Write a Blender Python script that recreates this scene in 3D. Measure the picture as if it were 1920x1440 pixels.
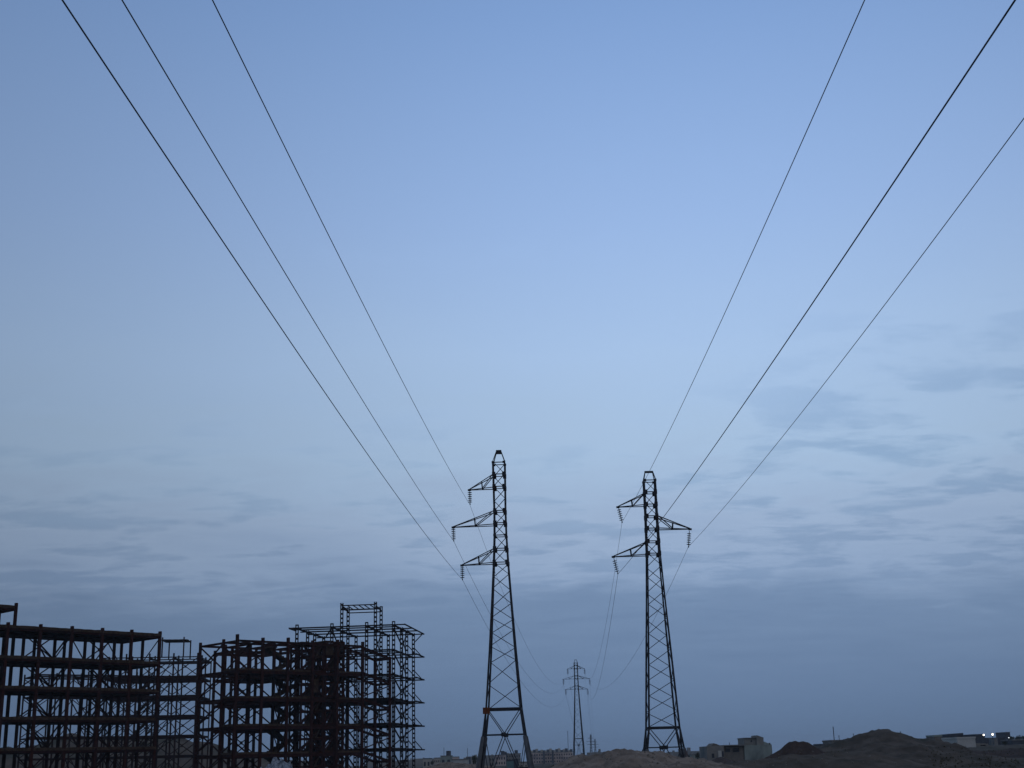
import bpy, bmesh, math, random
from math import sin, cos, tan, pi, radians, atan2, sqrt, exp
from mathutils import Vector, Matrix, noise

random.seed(7)
sc = bpy.context.scene
for o in list(bpy.data.objects):
    bpy.data.objects.remove(o)
COL = sc.collection


def lin(r, g, b):
    f = lambda c: (c / 255 / 12.92) if c <= 10.3 else ((c / 255 + 0.055) / 1.055) ** 2.4
    return (f(r), f(g), f(b), 1.0)


# ------------------------------------------------------------------ camera
F_PX, PITCH, ROLL, EYE = 2450.0, radians(16.0966), 0.025, 1.6
cam_d = bpy.data.cameras.new('camera')
cam_d.sensor_width = 36.0
cam_d.lens = 36.0 * F_PX / 1920.0
cam_d.clip_start, cam_d.clip_end = 0.1, 9000.0
cam = bpy.data.objects.new('camera', cam_d)
COL.objects.link(cam)
cam.matrix_world = (Matrix.Translation((0, 0, EYE)) @ Matrix.Rotation(pi / 2 + PITCH, 4, 'X')
                    @ Matrix.Rotation(-ROLL, 4, 'Z'))
sc.camera = cam

# ------------------------------------------------------------------ view, sky, fill lamp
sc.view_settings.view_transform = 'Standard'
sc.view_settings.look = 'None'
sc.view_settings.exposure = 0.0
sc.view_settings.gamma = 1.0
sc.view_settings.use_curve_mapping = False


class NT:
    """small helper for node trees"""
    def __init__(s, tree):
        s.t = tree
        s.t.nodes.clear()

    def n(s, typ, **kw):
        nd = s.t.nodes.new(typ)
        for k, v in kw.items():
            setattr(nd, k, v)
        return nd

    def link(s, a, b):
        s.t.links.new(a, b)

    def put(s, sock, v):
        if hasattr(v, 'is_linked') or isinstance(v, bpy.types.NodeSocket):
            s.link(v, sock)
        else:
            sock.default_value = v

    def math(s, op, a, b=0.0, c=None, clamp=False):
        nd = s.n('ShaderNodeMath', operation=op, use_clamp=clamp)
        s.put(nd.inputs[0], a)
        s.put(nd.inputs[1], b)
        if c is not None:
            s.put(nd.inputs[2], c)
        return nd.outputs[0]

    def mix(s, fac, a, b, mode='MIX'):
        nd = s.n('ShaderNodeMix', data_type='RGBA', blend_type=mode)
        s.put(nd.inputs[0], fac)
        s.put(nd.inputs[6], a)
        s.put(nd.inputs[7], b)
        return nd.outputs[2]

    def ramp(s, fac, stops, interp='LINEAR'):
        nd = s.n('ShaderNodeValToRGB')
        cr = nd.color_ramp
        cr.interpolation = interp
        cr.elements[0].position, cr.elements[0].color = stops[0]
        cr.elements[1].position, cr.elements[1].color = stops[-1]
        for p, c in stops[1:-1]:
            e = cr.elements.new(p)
            e.color = c
        s.put(nd.inputs[0], fac)
        return nd.outputs[0]

    def smooth(s, v, lo, hi, a=0.0, b=1.0):
        nd = s.n('ShaderNodeMapRange', interpolation_type='SMOOTHSTEP')
        s.put(nd.inputs[0], v)
        for i, x in enumerate((lo, hi, a, b)):
            s.put(nd.inputs[i + 1], x)
        return nd.outputs[0]

    def noise(s, vec, scale, detail=4.0, rough=0.5, dist=0.0):
        nd = s.n('ShaderNodeTexNoise')
        s.put(nd.inputs['Vector'], vec)
        nd.inputs['Scale'].default_value = scale
        nd.inputs['Detail'].default_value = detail
        nd.inputs['Roughness'].default_value = rough
        nd.inputs['Distortion'].default_value = dist
        return nd.outputs['Fac']


def build_world():
    w = bpy.data.worlds.new('World')
    sc.world = w
    w.use_nodes = True
    g = NT(w.node_tree)
    tc = g.n('ShaderNodeTexCoord')
    sep = g.n('ShaderNodeSeparateXYZ')
    g.link(tc.outputs['Generated'], sep.inputs[0])
    x, y, z = sep.outputs
    elev = g.math('MULTIPLY', g.math('ARCSINE', z), 180 / pi)
    # cloud deck: the direction carried onto a flat layer high above
    zc = g.math('ADD', g.math('MAXIMUM', z, 0.0), 0.11)
    cx, cy = g.math('DIVIDE', x, zc), g.math('DIVIDE', y, zc)
    comb = g.n('ShaderNodeCombineXYZ')
    g.link(cx, comb.inputs[0])
    g.link(cy, comb.inputs[1])
    comb.inputs[2].default_value = 3.7
    deck = comb.outputs[0]
    big = g.noise(deck, 0.62, 4.0, 0.55, 0.3)
    flat = g.n('ShaderNodeVectorMath', operation='MULTIPLY')
    g.link(deck, flat.inputs[0])
    flat.inputs[1].default_value = (0.62, 1.0, 1.0)
    mid = g.noise(flat.outputs[0], 5.2, 5.0, 0.52, 0.4)
    fine = g.noise(flat.outputs[0], 13.0, 4.0, 0.6, 0.3)
    # clear dusk sky by elevation; the low cloud bank has a wavy upper edge
    wob = g.math('MULTIPLY_ADD', g.math('SUBTRACT', big, 0.5), 7.0, g.math('MULTIPLY', g.math('SUBTRACT', mid, 0.5), 4.0))
    wob = g.math('MULTIPLY', wob, g.smooth(elev, 1.5, 6.0))
    wob = g.math('MULTIPLY', wob, g.smooth(elev, 24.0, 12.0))
    e2 = g.math('ADD', elev, wob)
    u = g.math('DIVIDE', g.math('ADD', e2, 5.0), 95.0, clamp=True)
    P = lambda e: (e + 5.0) / 95.0
    base = g.ramp(u, [
        (P(-5), lin(92, 115, 148)), (P(0), lin(98, 123, 157)), (P(2.7), lin(108, 133, 168)),
        (P(6.2), lin(122, 147, 181)), (P(7.8), lin(148, 171, 203)), (P(9.8), lin(158, 180, 210)),
        (P(12.5), lin(167, 193, 223)), (P(17), lin(168, 196, 232)), (P(23), lin(156, 187, 233)),
        (P(32), lin(138, 174, 228)), (P(50), lin(124, 158, 210)), (P(90), lin(132, 152, 186))])
    # dusk glow: sky brightens broadly towards where the sun went down
    gd = Vector((sin(radians(9)) * cos(radians(15)), cos(radians(9)) * cos(radians(15)), sin(radians(15))))
    dot = g.n('ShaderNodeVectorMath', operation='DOT_PRODUCT')
    g.link(tc.outputs['Generated'], dot.inputs[0])
    dot.inputs[1].default_value = gd
    ang = g.math('MULTIPLY', g.math('ARCCOSINE', g.math('MINIMUM', dot.outputs['Value'], 0.99999)), 180 / pi)
    q = g.math('DIVIDE', ang, 28.0)
    glow = g.math('EXPONENT', g.math('MULTIPLY', g.math('MULTIPLY', q, q), -1.0))
    lum = g.math('MULTIPLY_ADD', glow, 0.52, 0.49)
    # small dark cloud patches below about 22 degrees
    pat = g.math('ADD', g.math('MULTIPLY', mid, 0.75), g.math('MULTIPLY', fine, 0.25))
    pat = g.math('MULTIPLY_ADD', big, 0.26, pat)
    azr = g.math('ARCTAN2', x, y)
    lift = g.math('MULTIPLY', g.smooth(azr, 0.06, 0.30), 0.035)
    pat = g.math('ADD', pat, lift)
    dens = g.smooth(pat, 0.62, 0.755)
    top = g.math('MULTIPLY_ADD', g.smooth(azr, 0.05, 0.33), 4.5, 16.5)
    win = g.math('MULTIPLY', g.smooth(g.math('SUBTRACT', top, elev), 0.0, 9.0), g.smooth(elev, 4.5, 8.0))
    dens = g.math('MULTIPLY', g.math('MULTIPLY', dens, win), 0.56)
    shade = g.mix(dens, (1, 1, 1, 1), (0.55, 0.645, 0.735, 1))
    # faint pale streaks of thin high cloud
    thin = g.noise(deck, 3.4, 6.0, 0.6, 0.6)
    tw = g.math('MULTIPLY', g.smooth(thin, 0.56, 0.78), g.smooth(elev, 3.0, 9.0))
    pale = g.mix(g.math('MULTIPLY', tw, 0.12), shade, (1.15, 1.15, 1.15, 1))
    col = g.mix(1.0, base, pale, 'MULTIPLY')
    vm = g.n('ShaderNodeVectorMath', operation='SCALE')
    g.link(col, vm.inputs[0])
    g.link(lum, vm.inputs['Scale'])
    bg = g.n('ShaderNodeBackground')
    g.link(vm.outputs[0], bg.inputs['Color'])
    bg.inputs['Strength'].default_value = 1.0
    out = g.n('ShaderNodeOutputWorld')
    g.link(bg.outputs[0], out.inputs['Surface'])


build_world()
fill_sun_d = bpy.data.lights.new('sun', 'SUN')  # soft warm fill from behind the camera, added to brighten walls and mounds
fill_sun_d.energy, fill_sun_d.angle, fill_sun_d.color = 0.22, radians(70), (1.0, 0.74, 0.48)
sun = bpy.data.objects.new('sun', fill_sun_d)
COL.objects.link(sun)
sun.rotation_euler = (radians(42), 0, radians(25))


# ------------------------------------------------------------------ pixel <-> place
def ray(px, py):
    u, v = (px - 960) / F_PX, -(py - 720) / F_PX
    c, s = cos(ROLL), sin(ROLL)
    u, v = c * u + s * v, -s * u + c * v
    return Vector((u, cos(PITCH) - v * sin(PITCH), sin(PITCH) + v * cos(PITCH)))


def at(px, py, Y):
    d = ray(px, py)
    return Vector((0, 0, EYE)) + d * (Y / d.y)


# ------------------------------------------------------------------ materials
def mat_plain(name, c1, c2, scale=3.0, rough=0.7, bump=0.0, metal=0.0, c3=None, detail=6.0, spec=0.3):
    m = bpy.data.materials.new(name)
    m.use_nodes = True
    g = NT(m.node_tree)
    tc = g.n('ShaderNodeTexCoord')
    geo = g.n('ShaderNodeNewGeometry')
    nz = g.noise(geo.outputs['Position'], scale, detail, 0.6, 0.2)
    col = g.ramp(nz, [(0.38, c1), (0.62, c2)])
    if c3:
        n2 = g.noise(geo.outputs['Position'], scale * 0.21, 4.0, 0.6, 0.6)
        col = g.mix(g.smooth(n2, 0.52, 0.68), col, c3)
    bs = g.n('ShaderNodeBsdfPrincipled')
    g.link(col, bs.inputs['Base Color'])
    bs.inputs['Roughness'].default_value = rough
    bs.inputs['Metallic'].default_value = metal
    bs.inputs['Specular IOR Level'].default_value = spec
    if bump:
        b = g.n('ShaderNodeBump')
        b.inputs['Strength'].default_value = bump
        b.inputs['Distance'].default_value = 0.12
        g.link(g.noise(geo.outputs['Position'], scale * 4, 5.0, 0.6), b.inputs['Height'])
        g.link(b.outputs[0], bs.inputs['Normal'])
    out = g.n('ShaderNodeOutputMaterial')
    g.link(bs.outputs[0], out.inputs['Surface'])
    return m


def rgb(r, g, b):
    return (r, g, b, 1.0)


def mat_emit(name, color, strength):
    m = bpy.data.materials.new(name)
    m.use_nodes = True
    g = NT(m.node_tree)
    e = g.n('ShaderNodeEmission')
    e.inputs['Color'].default_value = color
    e.inputs['Strength'].default_value = strength
    out = g.n('ShaderNodeOutputMaterial')
    g.link(e.outputs[0], out.inputs['Surface'])
    return m


M = {}
M['rust'] = mat_plain('red_primer_steel', rgb(.032, .0105, .008), rgb(.058, .018, .0125), 2.2, .8, c3=rgb(.026, .012, .010), spec=.05)
M['rust2'] = mat_plain('dark_primer_steel', rgb(.022, .010, .009), rgb(.038, .015, .012), 2.2, .8, c3=rgb(.018, .012, .013), spec=.05)
M['bluesteel'] = mat_plain('weathered_frame_steel', rgb(.016, .013, .016), rgb(.027, .018, .017), 2.0, .8, c3=rgb(.02, .014, .013), spec=.06)
M['slab'] = mat_plain('brick_arch_deck', rgb(.050, .030, .020), rgb(.092, .058, .038), 3.0, .97, 0.6, spec=.04)
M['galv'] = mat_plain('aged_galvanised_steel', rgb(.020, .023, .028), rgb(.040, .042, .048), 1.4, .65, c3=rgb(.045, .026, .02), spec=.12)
M['galv_far'] = M['galv']
M['plate'] = mat_plain('rust_orange_plate', rgb(.12, .034, .010), rgb(.19, .055, .016), 6, .8, spec=.1)
M['casing'] = mat_plain('leg_casing_steel', rgb(.085, .092, .098), rgb(.13, .135, .14), 2.0, .8, c3=rgb(.10, .075, .065), spec=.15)
M['glass_disc'] = mat_plain('glazed_insulator', rgb(.010, .009, .011), rgb(.016, .014, .016), 8, .5, spec=.12)
M['wire'] = mat_plain('aluminium_cable', rgb(.050, .060, .082), rgb(.075, .088, .115), 1.0, .6, spec=.2)
M['soil'] = mat_plain('dry_soil', rgb(.056, .046, .032), rgb(.112, .091, .063), .55, .97, .7, c3=rgb(.042, .043, .027), detail=10, spec=.08)
M['heap'] = mat_plain('dug_earth', rgb(.165, .127, .094), rgb(.295, .230, .172), .8, .97, .9, c3=rgb(.12, .098, .078), detail=10, spec=.08)
M['heap_big'] = mat_plain('scrubby_hill_earth', rgb(.070, .057, .043), rgb(.126, .102, .078), .5, .97, .9, c3=rgb(.054, .050, .037), detail=10, spec=.06)
M['heap_dark'] = mat_plain('dark_dug_earth', rgb(.056, .040, .032), rgb(.084, .060, .048), .9, .97, .9, c3=rgb(.045, .035, .029), detail=10, spec=.08)
M['bank'] = mat_plain('bank_earth', rgb(.095, .078, .060), rgb(.15, .122, .092), .4, .97, .6, c3=rgb(.07, .066, .046), detail=10, spec=.08)
M['stone'] = mat_plain('pale_stone', rgb(.14, .12, .095), rgb(.26, .23, .185), 3, .9, spec=.1)
M['sheet'] = mat_plain('pale_crumpled_sheeting', rgb(.14, .155, .18), rgb(.46, .49, .53), 4.5, .7, .9, c3=rgb(.09, .10, .12), spec=.3)
M['leaf'] = mat_plain('dark_leaves', rgb(.026, .032, .016), rgb(.055, .062, .030), 3, .8, spec=.15)
M['scrub'] = mat_plain('dry_scrub', rgb(.070, .064, .038), rgb(.12, .104, .066), 2, .9, spec=.08)
M['bark'] = mat_plain('bark', rgb(.04, .032, .026), rgb(.07, .058, .046), 6, .9, spec=.1)
M['w_pale'] = mat_plain('pale_render', rgb(.36, .33, .27), rgb(.44, .40, .34), .7, .9, c3=rgb(.24, .23, .22), spec=.1)
M['w_white'] = mat_plain('whitewashed_wall', rgb(.46, .45, .40), rgb(.54, .52, .47), .6, .9, c3=rgb(.34, .36, .36), spec=.1)
M['w_pink'] = mat_plain('pinkish_render', rgb(.55, .43, .36), rgb(.63, .51, .44), .7, .9, c3=rgb(.28, .23, .22), spec=.1)
M['w_grey'] = mat_plain('grey_cement_wall', rgb(.20, .19, .165), rgb(.26, .24, .21), .7, .9, c3=rgb(.14, .15, .15), spec=.1)
M['w_green'] = mat_plain('grey_green_wall', rgb(.24, .275, .24), rgb(.30, .335, .295), .6, .9, c3=rgb(.12, .135, .125), spec=.1)
M['w_brown'] = mat_plain('brown_brick_wall', rgb(.155, .135, .112), rgb(.20, .175, .145), 1.2, .9, c3=rgb(.10, .08, .07), spec=.1)
M['w_teal'] = mat_plain('faded_teal_wall', rgb(.10, .17, .17), rgb(.14, .22, .215), 1.0, .9, spec=.1)
M['w_dark'] = mat_plain('dark_wall', rgb(.055, .06, .07), rgb(.08, .085, .095), 1.0, .9, spec=.1)
M['pane'] = mat_plain('dark_window_pane', rgb(.012, .014, .018), rgb(.02, .022, .028), 1.0, .3, spec=.4)
M['trim'] = mat_plain('roof_edge_concrete', rgb(.16, .15, .14), rgb(.22, .21, .195), 1.2, .9, spec=.1)
M['lamp'] = mat_emit('lamp_glow', (1.0, .86, .70, 1), 7.0)
M['lamp2'] = mat_emit('small_lamp_glow', (.85, .92, 1.0, 1), 2.2)


# ------------------------------------------------------------------ object helpers
def tag(o, label=None, cat=None, group=None, kind=None):
    if label:
        o['label'] = label
    if cat:
        o['category'] = cat
    if group:
        o['group'] = group
    if kind:
        o['kind'] = kind
    return o


def thing(name, label, cat, loc=(0, 0, 0), rz=0.0, group=None):
    o = bpy.data.objects.new(name, None)
    COL.objects.link(o)
    o.empty_display_size = 0.3
    o.location = loc
    o.rotation_euler = (0, 0, rz)
    return tag(o, label, cat, group)


def link(name, me, parent=None, mtx=None):
    o = bpy.data.objects.new(name, me)
    COL.objects.link(o)
    if parent is not None:
        o.parent = parent
    if mtx is not None:
        o.matrix_local = mtx
    return o


def mesh(name, verts, faces, mat, smooth=False):
    me = bpy.data.meshes.new(name)
    me.from_pydata([tuple(v) for v in verts], [], faces)
    me.materials.append(M[mat] if isinstance(mat, str) else mat)
    if smooth:
        for p in me.polygons:
            p.use_smooth = True
    me.update()
    return me


BOXF = [(0, 3, 2, 1), (4, 5, 6, 7), (0, 1, 5, 4), (1, 2, 6, 5), (2, 3, 7, 6), (3, 0, 4, 7)]


def box_mesh(name, x0, x1, y0, y1, z0, z1, mat):
    v = [(x0, y0, z0), (x1, y0, z0), (x1, y1, z0), (x0, y1, z0), (x0, y0, z1), (x1, y0, z1), (x1, y1, z1), (x0, y1, z1)]
    return mesh(name, v, BOXF, mat)


_cache = {}


def unit_box(mat, w, h):
    """bar of length 1 along X, w wide (y), h high (z)"""
    k = ('b', mat, w, h)
    if k not in _cache:
        _cache[k] = box_mesh('bar', 0, 1, -w / 2, w / 2, -h / 2, h / 2, mat)
    return _cache[k]


def unit_ibeam(mat, w, h, tw=None, tf=None):
    k = ('i', mat, w, h)
    if k not in _cache:
        tw = tw or w * .22
        tf = tf or h * .16
        a, b, t, f = w / 2, h / 2, tw / 2, h / 2 - tf
        prof = [(-a, -b), (a, -b), (a, -f), (t, -f), (t, f), (a, f), (a, b), (-a, b), (-a, f), (-t, f), (-t, -f), (-a, -f)]
        n = len(prof)
        v = [(0, p[0], p[1]) for p in prof] + [(1, p[0], p[1]) for p in prof]
        fs = [(i, (i + 1) % n, n + (i + 1) % n, n + i) for i in range(n)]
        for o_, rev in ((0, True), (n, False)):
            for q in ((0, 1, 2, 11), (10, 3, 4, 9), (8, 5, 6, 7)):
                qq = tuple(o_ + i for i in q)
                fs.append(qq[::-1] if rev else qq)
        # web/flange end caps share edges with the flanges
        _cache[k] = mesh('i_beam', v, fs, mat)
    return _cache[k]


def unit_angle(mat, w):
    """L profile of length 1 along X"""
    k = ('l', mat, w)
    if k not in _cache:
        t = w * .22
        prof = [(0, 0), (w, 0), (w, t), (t, t), (t, w), (0, w)]
        prof = [(p[0] - w * .35, p[1] - w * .35) for p in prof]
        n = 6
        v = [(0, p[0], p[1]) for p in prof] + [(1, p[0], p[1]) for p in prof]
        fs = [(i, (i + 1) % n, n + (i + 1) % n, n + i) for i in range(n)]
        for o_, rev in ((0, True), (n, False)):
            for q in ((0, 1, 2, 3), (0, 3, 4, 5)):
                qq = tuple(o_ + i for i in q)
                fs.append(qq[::-1] if rev else qq)
        _cache[k] = mesh('angle_bar', v, fs, mat)
    return _cache[k]


def span(p, q, up=Vector((0, 0, 1))):
    p, q = Vector(p), Vector(q)
    d = q - p
    L = d.length
    d = d / L
    if abs(d.dot(up)) > .98:
        up = Vector((0, 1, 0))
    y = up.cross(d).normalized()
    z = d.cross(y)
    m = Matrix.Identity(4)
    for i in range(3):
        m[i][0], m[i][1], m[i][2], m[i][3] = d[i] * L, y[i], z[i], p[i]
    return m


def bar(parent, name, p, q, me, up=Vector((0, 0, 1))):
    return link(name, me, parent, span(p, q, up))


def sweep(name, pts, w, sides, mat, ws=None):
    """square / round section swept along a polyline, one connected mesh"""
    pts = [Vector(p) for p in pts]
    v, f = [], []
    for i, p in enumerate(pts):
        d = (pts[min(i + 1, len(pts) - 1)] - pts[max(i - 1, 0)]).normalized()
        up = Vector((0, 0, 1)) if abs(d.z) < .9 else Vector((0, 1, 0))
        a = d.cross(up).normalized()
        b = d.cross(a)
        ww = ws[i] if ws else w
        for k in range(sides):
            t = 2 * pi * (k + .5) / sides
            r = ww / 2 / cos(pi / sides)
            v.append(p + a * r * cos(t) + b * r * sin(t))
    n = len(pts)
    for i in range(n - 1):
        for k in range(sides):
            f.append((i * sides + k, i * sides + (k + 1) % sides, (i + 1) * sides + (k + 1) % sides, (i + 1) * sides + k))
    f.append(tuple(range(sides))[::-1])
    f.append(tuple((n - 1) * sides + k for k in range(sides)))
    return mesh(name, v, f, mat)


def ladder_mesh(name, H, w, depth, mat, rail=.075, step=.62, batten=.24):
    """battened column: two channels tied by batten plates; one connected mesh with see-through slots along Z"""
    v, f = [], []
    xs = (-w / 2, -w / 2 + rail, w / 2 - rail, w / 2)
    zs = [0.0]
    z = 0.0
    while z < H - .01:
        zs.append(min(z + batten, H))
        if zs[-1] >= H:
            break
        z = min(z + step, H)
        zs.append(z)
    for z in zs:
        for x in xs:
            v.append((x, -depth / 2, z))
            v.append((x, depth / 2, z))
    I = lambda i, j, k: i * 8 + j * 2 + k
    for i in range(len(zs) - 1):
        solid = i % 2 == 0
        for j in range(3):
            if j == 1 and not solid:
                continue
            f.append((I(i, j, 0), I(i, j + 1, 0), I(i + 1, j + 1, 0), I(i + 1, j, 0)))
            f.append((I(i, j, 1), I(i + 1, j, 1), I(i + 1, j + 1, 1), I(i, j + 1, 1)))
        f.append((I(i, 0, 0), I(i + 1, 0, 0), I(i + 1, 0, 1), I(i, 0, 1)))
        f.append((I(i, 3, 0), I(i, 3, 1), I(i + 1, 3, 1), I(i + 1, 3, 0)))
        if not solid:
            f.append((I(i, 1, 0), I(i, 1, 1), I(i + 1, 1, 1), I(i + 1, 1, 0)))
            f.append((I(i, 2, 0), I(i + 1, 2, 0), I(i + 1, 2, 1), I(i, 2, 1)))
            f.append((I(i, 1, 0), I(i, 2, 0), I(i, 2, 1), I(i, 1, 1)))
            f.append((I(i + 1, 1, 0), I(i + 1, 1, 1), I(i + 1, 2, 1), I(i + 1, 2, 0)))
    for i in (0, len(zs) - 1):
        for j in range(3):
            f.append((I(i, j, 0), I(i, j, 1), I(i, j + 1, 1), I(i, j + 1, 0)))
    return mesh(name, v, f, mat)


# ------------------------------------------------------------------ ground
def sstep(a, b, x):
    t = max(0.0, min(1.0, (x - a) / (b - a)))
    return t * t * (3 - 2 * t)


def ground_z(x, y):
    r = sqrt(x * x + y * y)
    az = atan2(x, y)
    h = 2.3 * sstep(.10, .32, az) * sstep(70, 290, r) * (1 - .35 * sstep(500, 1200, r)) if y > 0 else 0.0
    amp = sstep(8, 60, r) * (1 - sstep(500, 900, r))
    right = .35 + .65 * sstep(.05, .2, az)
    h += amp * right * (.30 * noise.noise(Vector((x * .05, y * .05, 1.3))) + .16 * noise.noise(Vector((x * .22, y * .22, 4.1)))
                        + .07 * noise.noise(Vector((x * .8, y * .8, 7.7))))
    return h


def build_ground():
    azs = [radians(-36 + .3 * i) for i in range(241)] + [radians(36 + 6.0 * i) for i in range(1, 48)]
    rs = [0.0] + [2.0 * (3250 / 2.0) ** (i / 150) for i in range(151)]
    v, f = [(0, 0, 0)], []
    for r in rs[1:]:
        for a in azs:
            x, y = r * sin(a), r * cos(a)
            v.append((x, y, ground_z(x, y)))
    n = len(azs)
    for k in range(n):
        f.append((0, 1 + (k + 1) % n, 1 + k))
    for i in range(len(rs) - 2):
        for k in range(n):
            a, b = 1 + i * n + k, 1 + i * n + (k + 1) % n
            f.append((a, b, b + n, a + n))
    me = mesh('ground', v, f, 'soil', True)
    me.flip_normals()
    o = link('ground', me)
    tag(o, kind='structure')


build_ground()


def heap(name, ridge, D, T, mat, label=None, cat=None, rough=.25, group=None, seed=0, nx=90, ny=26, kind=None, sub=1.0):
    """heap of earth whose crest runs through the given points; slopes fall away to the ground on both sides"""
    pts = [at(px, py, D) for px, py in ridge]
    xs = [p.x for p in pts]

    def crest(x):
        if x <= xs[0] or x >= xs[-1]:
            return None
        for i in range(len(xs) - 1):
            if xs[i] <= x <= xs[i + 1]:
                t = (x - xs[i]) / (xs[i + 1] - xs[i])
                return pts[i].z * (1 - t) + pts[i + 1].z * t
    v, f = [], []
    for i in range(nx + 1):
        x = xs[0] + (xs[-1] - xs[0]) * i / nx
        c = crest(x)
        for j in range(ny + 1):
            s = -1 + 2 * j / ny
            y = D + s * T + 1.2 * noise.noise(Vector((x * .12, seed, 2.0))) * (1 - abs(s))
            g0 = ground_z(x, y)
            cz = g0 if c is None else max(c, g0 - .3)
            prof = (1 - abs(s)) ** .8 if abs(s) > .12 else (1 - abs(s)) ** .8 * .6 + .4 * (1 - abs(s))
            prof = min(1.0, prof)
            z = g0 - .35 + (cz - g0 + .35) * prof
            e = min(1.0, 4 * (1 - abs(s))) * min(1.0, 8 * i / nx, 8 * (nx - i) / nx)
            z += rough * e * (.55 * noise.noise(Vector((x * .45, y * .45, seed + .5))) + .35 * noise.noise(Vector((x * 1.3, y * 1.3, seed + 3.5)))
                              + .25 * noise.noise(Vector((x * 3.3, y * 3.3, seed + 9.5))))
            v.append((x, y, z))
    for i in range(nx):
        for j in range(ny):
            a = i * (ny + 1) + j
            f.append((a, a + ny + 1, a + ny + 2, a + 1))
    o = link(name, mesh(name, v, f, mat, True))
    tag(o, label, cat, group, kind)
    return o


# ------------------------------------------------------------------ lattice power pylons
def build_pylon(label, D, cx_px, base_z, prof, panels, horiz, arms, peak, beam_z, hub_z, rot, casing=True, plate=False,
                leg_w=.155, br=.062, group=None, twin=False, detail=True):
    """prof: (z, full width); arms: (side, tip reach, z of lower chord, z of upper root)"""
    X0 = at(cx_px, 1330, D).x
    root = thing('power_pylon', label, 'pylon', (X0, D, base_z), rot, group)
    Z = lambda z: z - base_z

    def W(z):
        for i in range(len(prof) - 1):
            (z0, w0), (z1, w1) = prof[i], prof[i + 1]
            if z0 >= z >= z1:
                t = (z0 - z) / (z0 - z1)
                return w0 + (w1 - w0) * t
        return prof[-1][1] if z < prof[-1][0] else prof[0][1]

    def C(k, z):
        w = W(z) / 2
        return Vector(((-w, w, w, -w)[k], (-w, -w, w, w)[k], Z(z)))
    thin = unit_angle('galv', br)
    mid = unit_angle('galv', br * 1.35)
    # legs
    zs = sorted({p[0] for p in prof} | {beam_z, hub_z}, reverse=True)
    for k in range(4):
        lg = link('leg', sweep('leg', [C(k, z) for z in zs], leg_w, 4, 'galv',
                               [leg_w * (.85 if z > beam_z + 8 else 1.05) for z in zs]), root)
        if casing:
            zc = [z for z in (hub_z - .15, (hub_z + base_z) / 2, base_z)]
            link('leg_casing', sweep('leg_casing', [C(k, z) for z in zc], .34, 6, 'casing', [.30, .36, .42]), root)
    # peak
    zt, wt = peak
    for k in range(4):
        a = C(k, prof[0][0])
        s = wt / 2
        b = Vector(((-s, s, s, -s)[k], (-.12, -.12, .12, .12)[k], Z(zt)))
        bar(root, 'peak_bar', a, b, unit_angle('galv', br * 1.25))
    cap_h = .32 if wt < .5 else .12
    link('peak_cap', box_mesh('peak_cap', -wt / 2 - .06, wt / 2 + .06, -.16, .16, Z(zt) - cap_h, Z(zt) + .04, 'galv'), root)
    # cross bracing on all four faces
    for i in range(len(panels) - 1):
        za, zb = panels[i], panels[i + 1]
        for k in range(4):
            k2 = (k + 1) % 4
            n = (C(k, za) + C(k2, za)) / 2
            n = Vector((n.x, n.y, 0)).normalized()
            # single lacing, reversed on the opposite face, so the two faces cross when seen together
            p, q = (C(k, za), C(k2, zb)) if i % 2 == 0 else (C(k2, za), C(k, zb))
            bar(root, 'brace', p + n * .03, q + n * .03, thin, n)
    for z in horiz:
        for k in range(4):
            bar(root, 'strut', C(k, z), C((k + 1) % 4, z), mid)
    # gussets where arms and horizontals meet the legs
    if detail:
        for z in horiz:
            for k in (0, 1, 2, 3):
                c = C(k, z)
                sx = -1 if c.x > 0 else 1
                sy = -1 if c.y > 0 else 1
                big = any(abs(z - a[3]) < .5 or abs(z - a[2]) < .5 for a in arms)
                hh = .22 if big else .11
                link('gusset_plate', box_mesh('gusset_plate', min(0, sx * (.16 if big else .1)) - .09, max(0, sx * (.16 if big else .1)) + .09, -.03, .03, -hh, hh, 'galv'), root,
                     Matrix.Translation(c + Vector((0, -sy * .10, 0))))
    # bottom section
    bm = unit_box('galv', .12, .20)
    hubs = []
    for k in range(4):
        k2 = (k + 1) % 4
        a, b = C(k, beam_z), C(k2, beam_z)
        bar(root, 'tie_beam', a, b, bm)
        h = (C(k, hub_z) + C(k2, hub_z)) / 2
        n = Vector((h.x, h.y, 0)).normalized()
        kb = unit_box('galv', .07, .13)
        bar(root, 'diagonal', a, h, kb, n)
        bar(root, 'diagonal', b, h, kb, n)
        bar(root, 'strut', C(k, hub_z), h, mid)
        bar(root, 'strut', C(k2, hub_z), h, mid)
        zq = base_z + (hub_z - base_z) * .02
        pa, pb = C(k, zq), C(k2, zq)
        fa, fb = pa.lerp(pb, .18), pb.lerp(pa, .18)
        bar(root, 'diagonal', h, fa, kb, n)
        bar(root, 'diagonal', h, fb, kb, n)
        bar(root, 'brace', C(k, hub_z - .25), fa.lerp(h, .12), thin, n)
        bar(root, 'brace', C(k2, hub_z - .25), fb.lerp(h, .12), thin, n)
        bar(root, 'strut', C(k, base_z + (hub_z - base_z) * .25), h.lerp(fa, .76), mid)
        bar(root, 'strut', C(k2, base_z + (hub_z - base_z) * .25), h.lerp(fb, .76), mid)
        t = (b - a).normalized()
        hubm = mesh('hub_plate', [h + t * sx * .22 + Vector((0, 0, sz * .17)) + n * sn * .05 for sn in (-1, 1) for sx, sz in ((-1, -1), (1, -1), (1, 1), (-1, 1))],
                    BOXF, 'galv')
        link('hub_plate', hubm, root)
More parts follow.
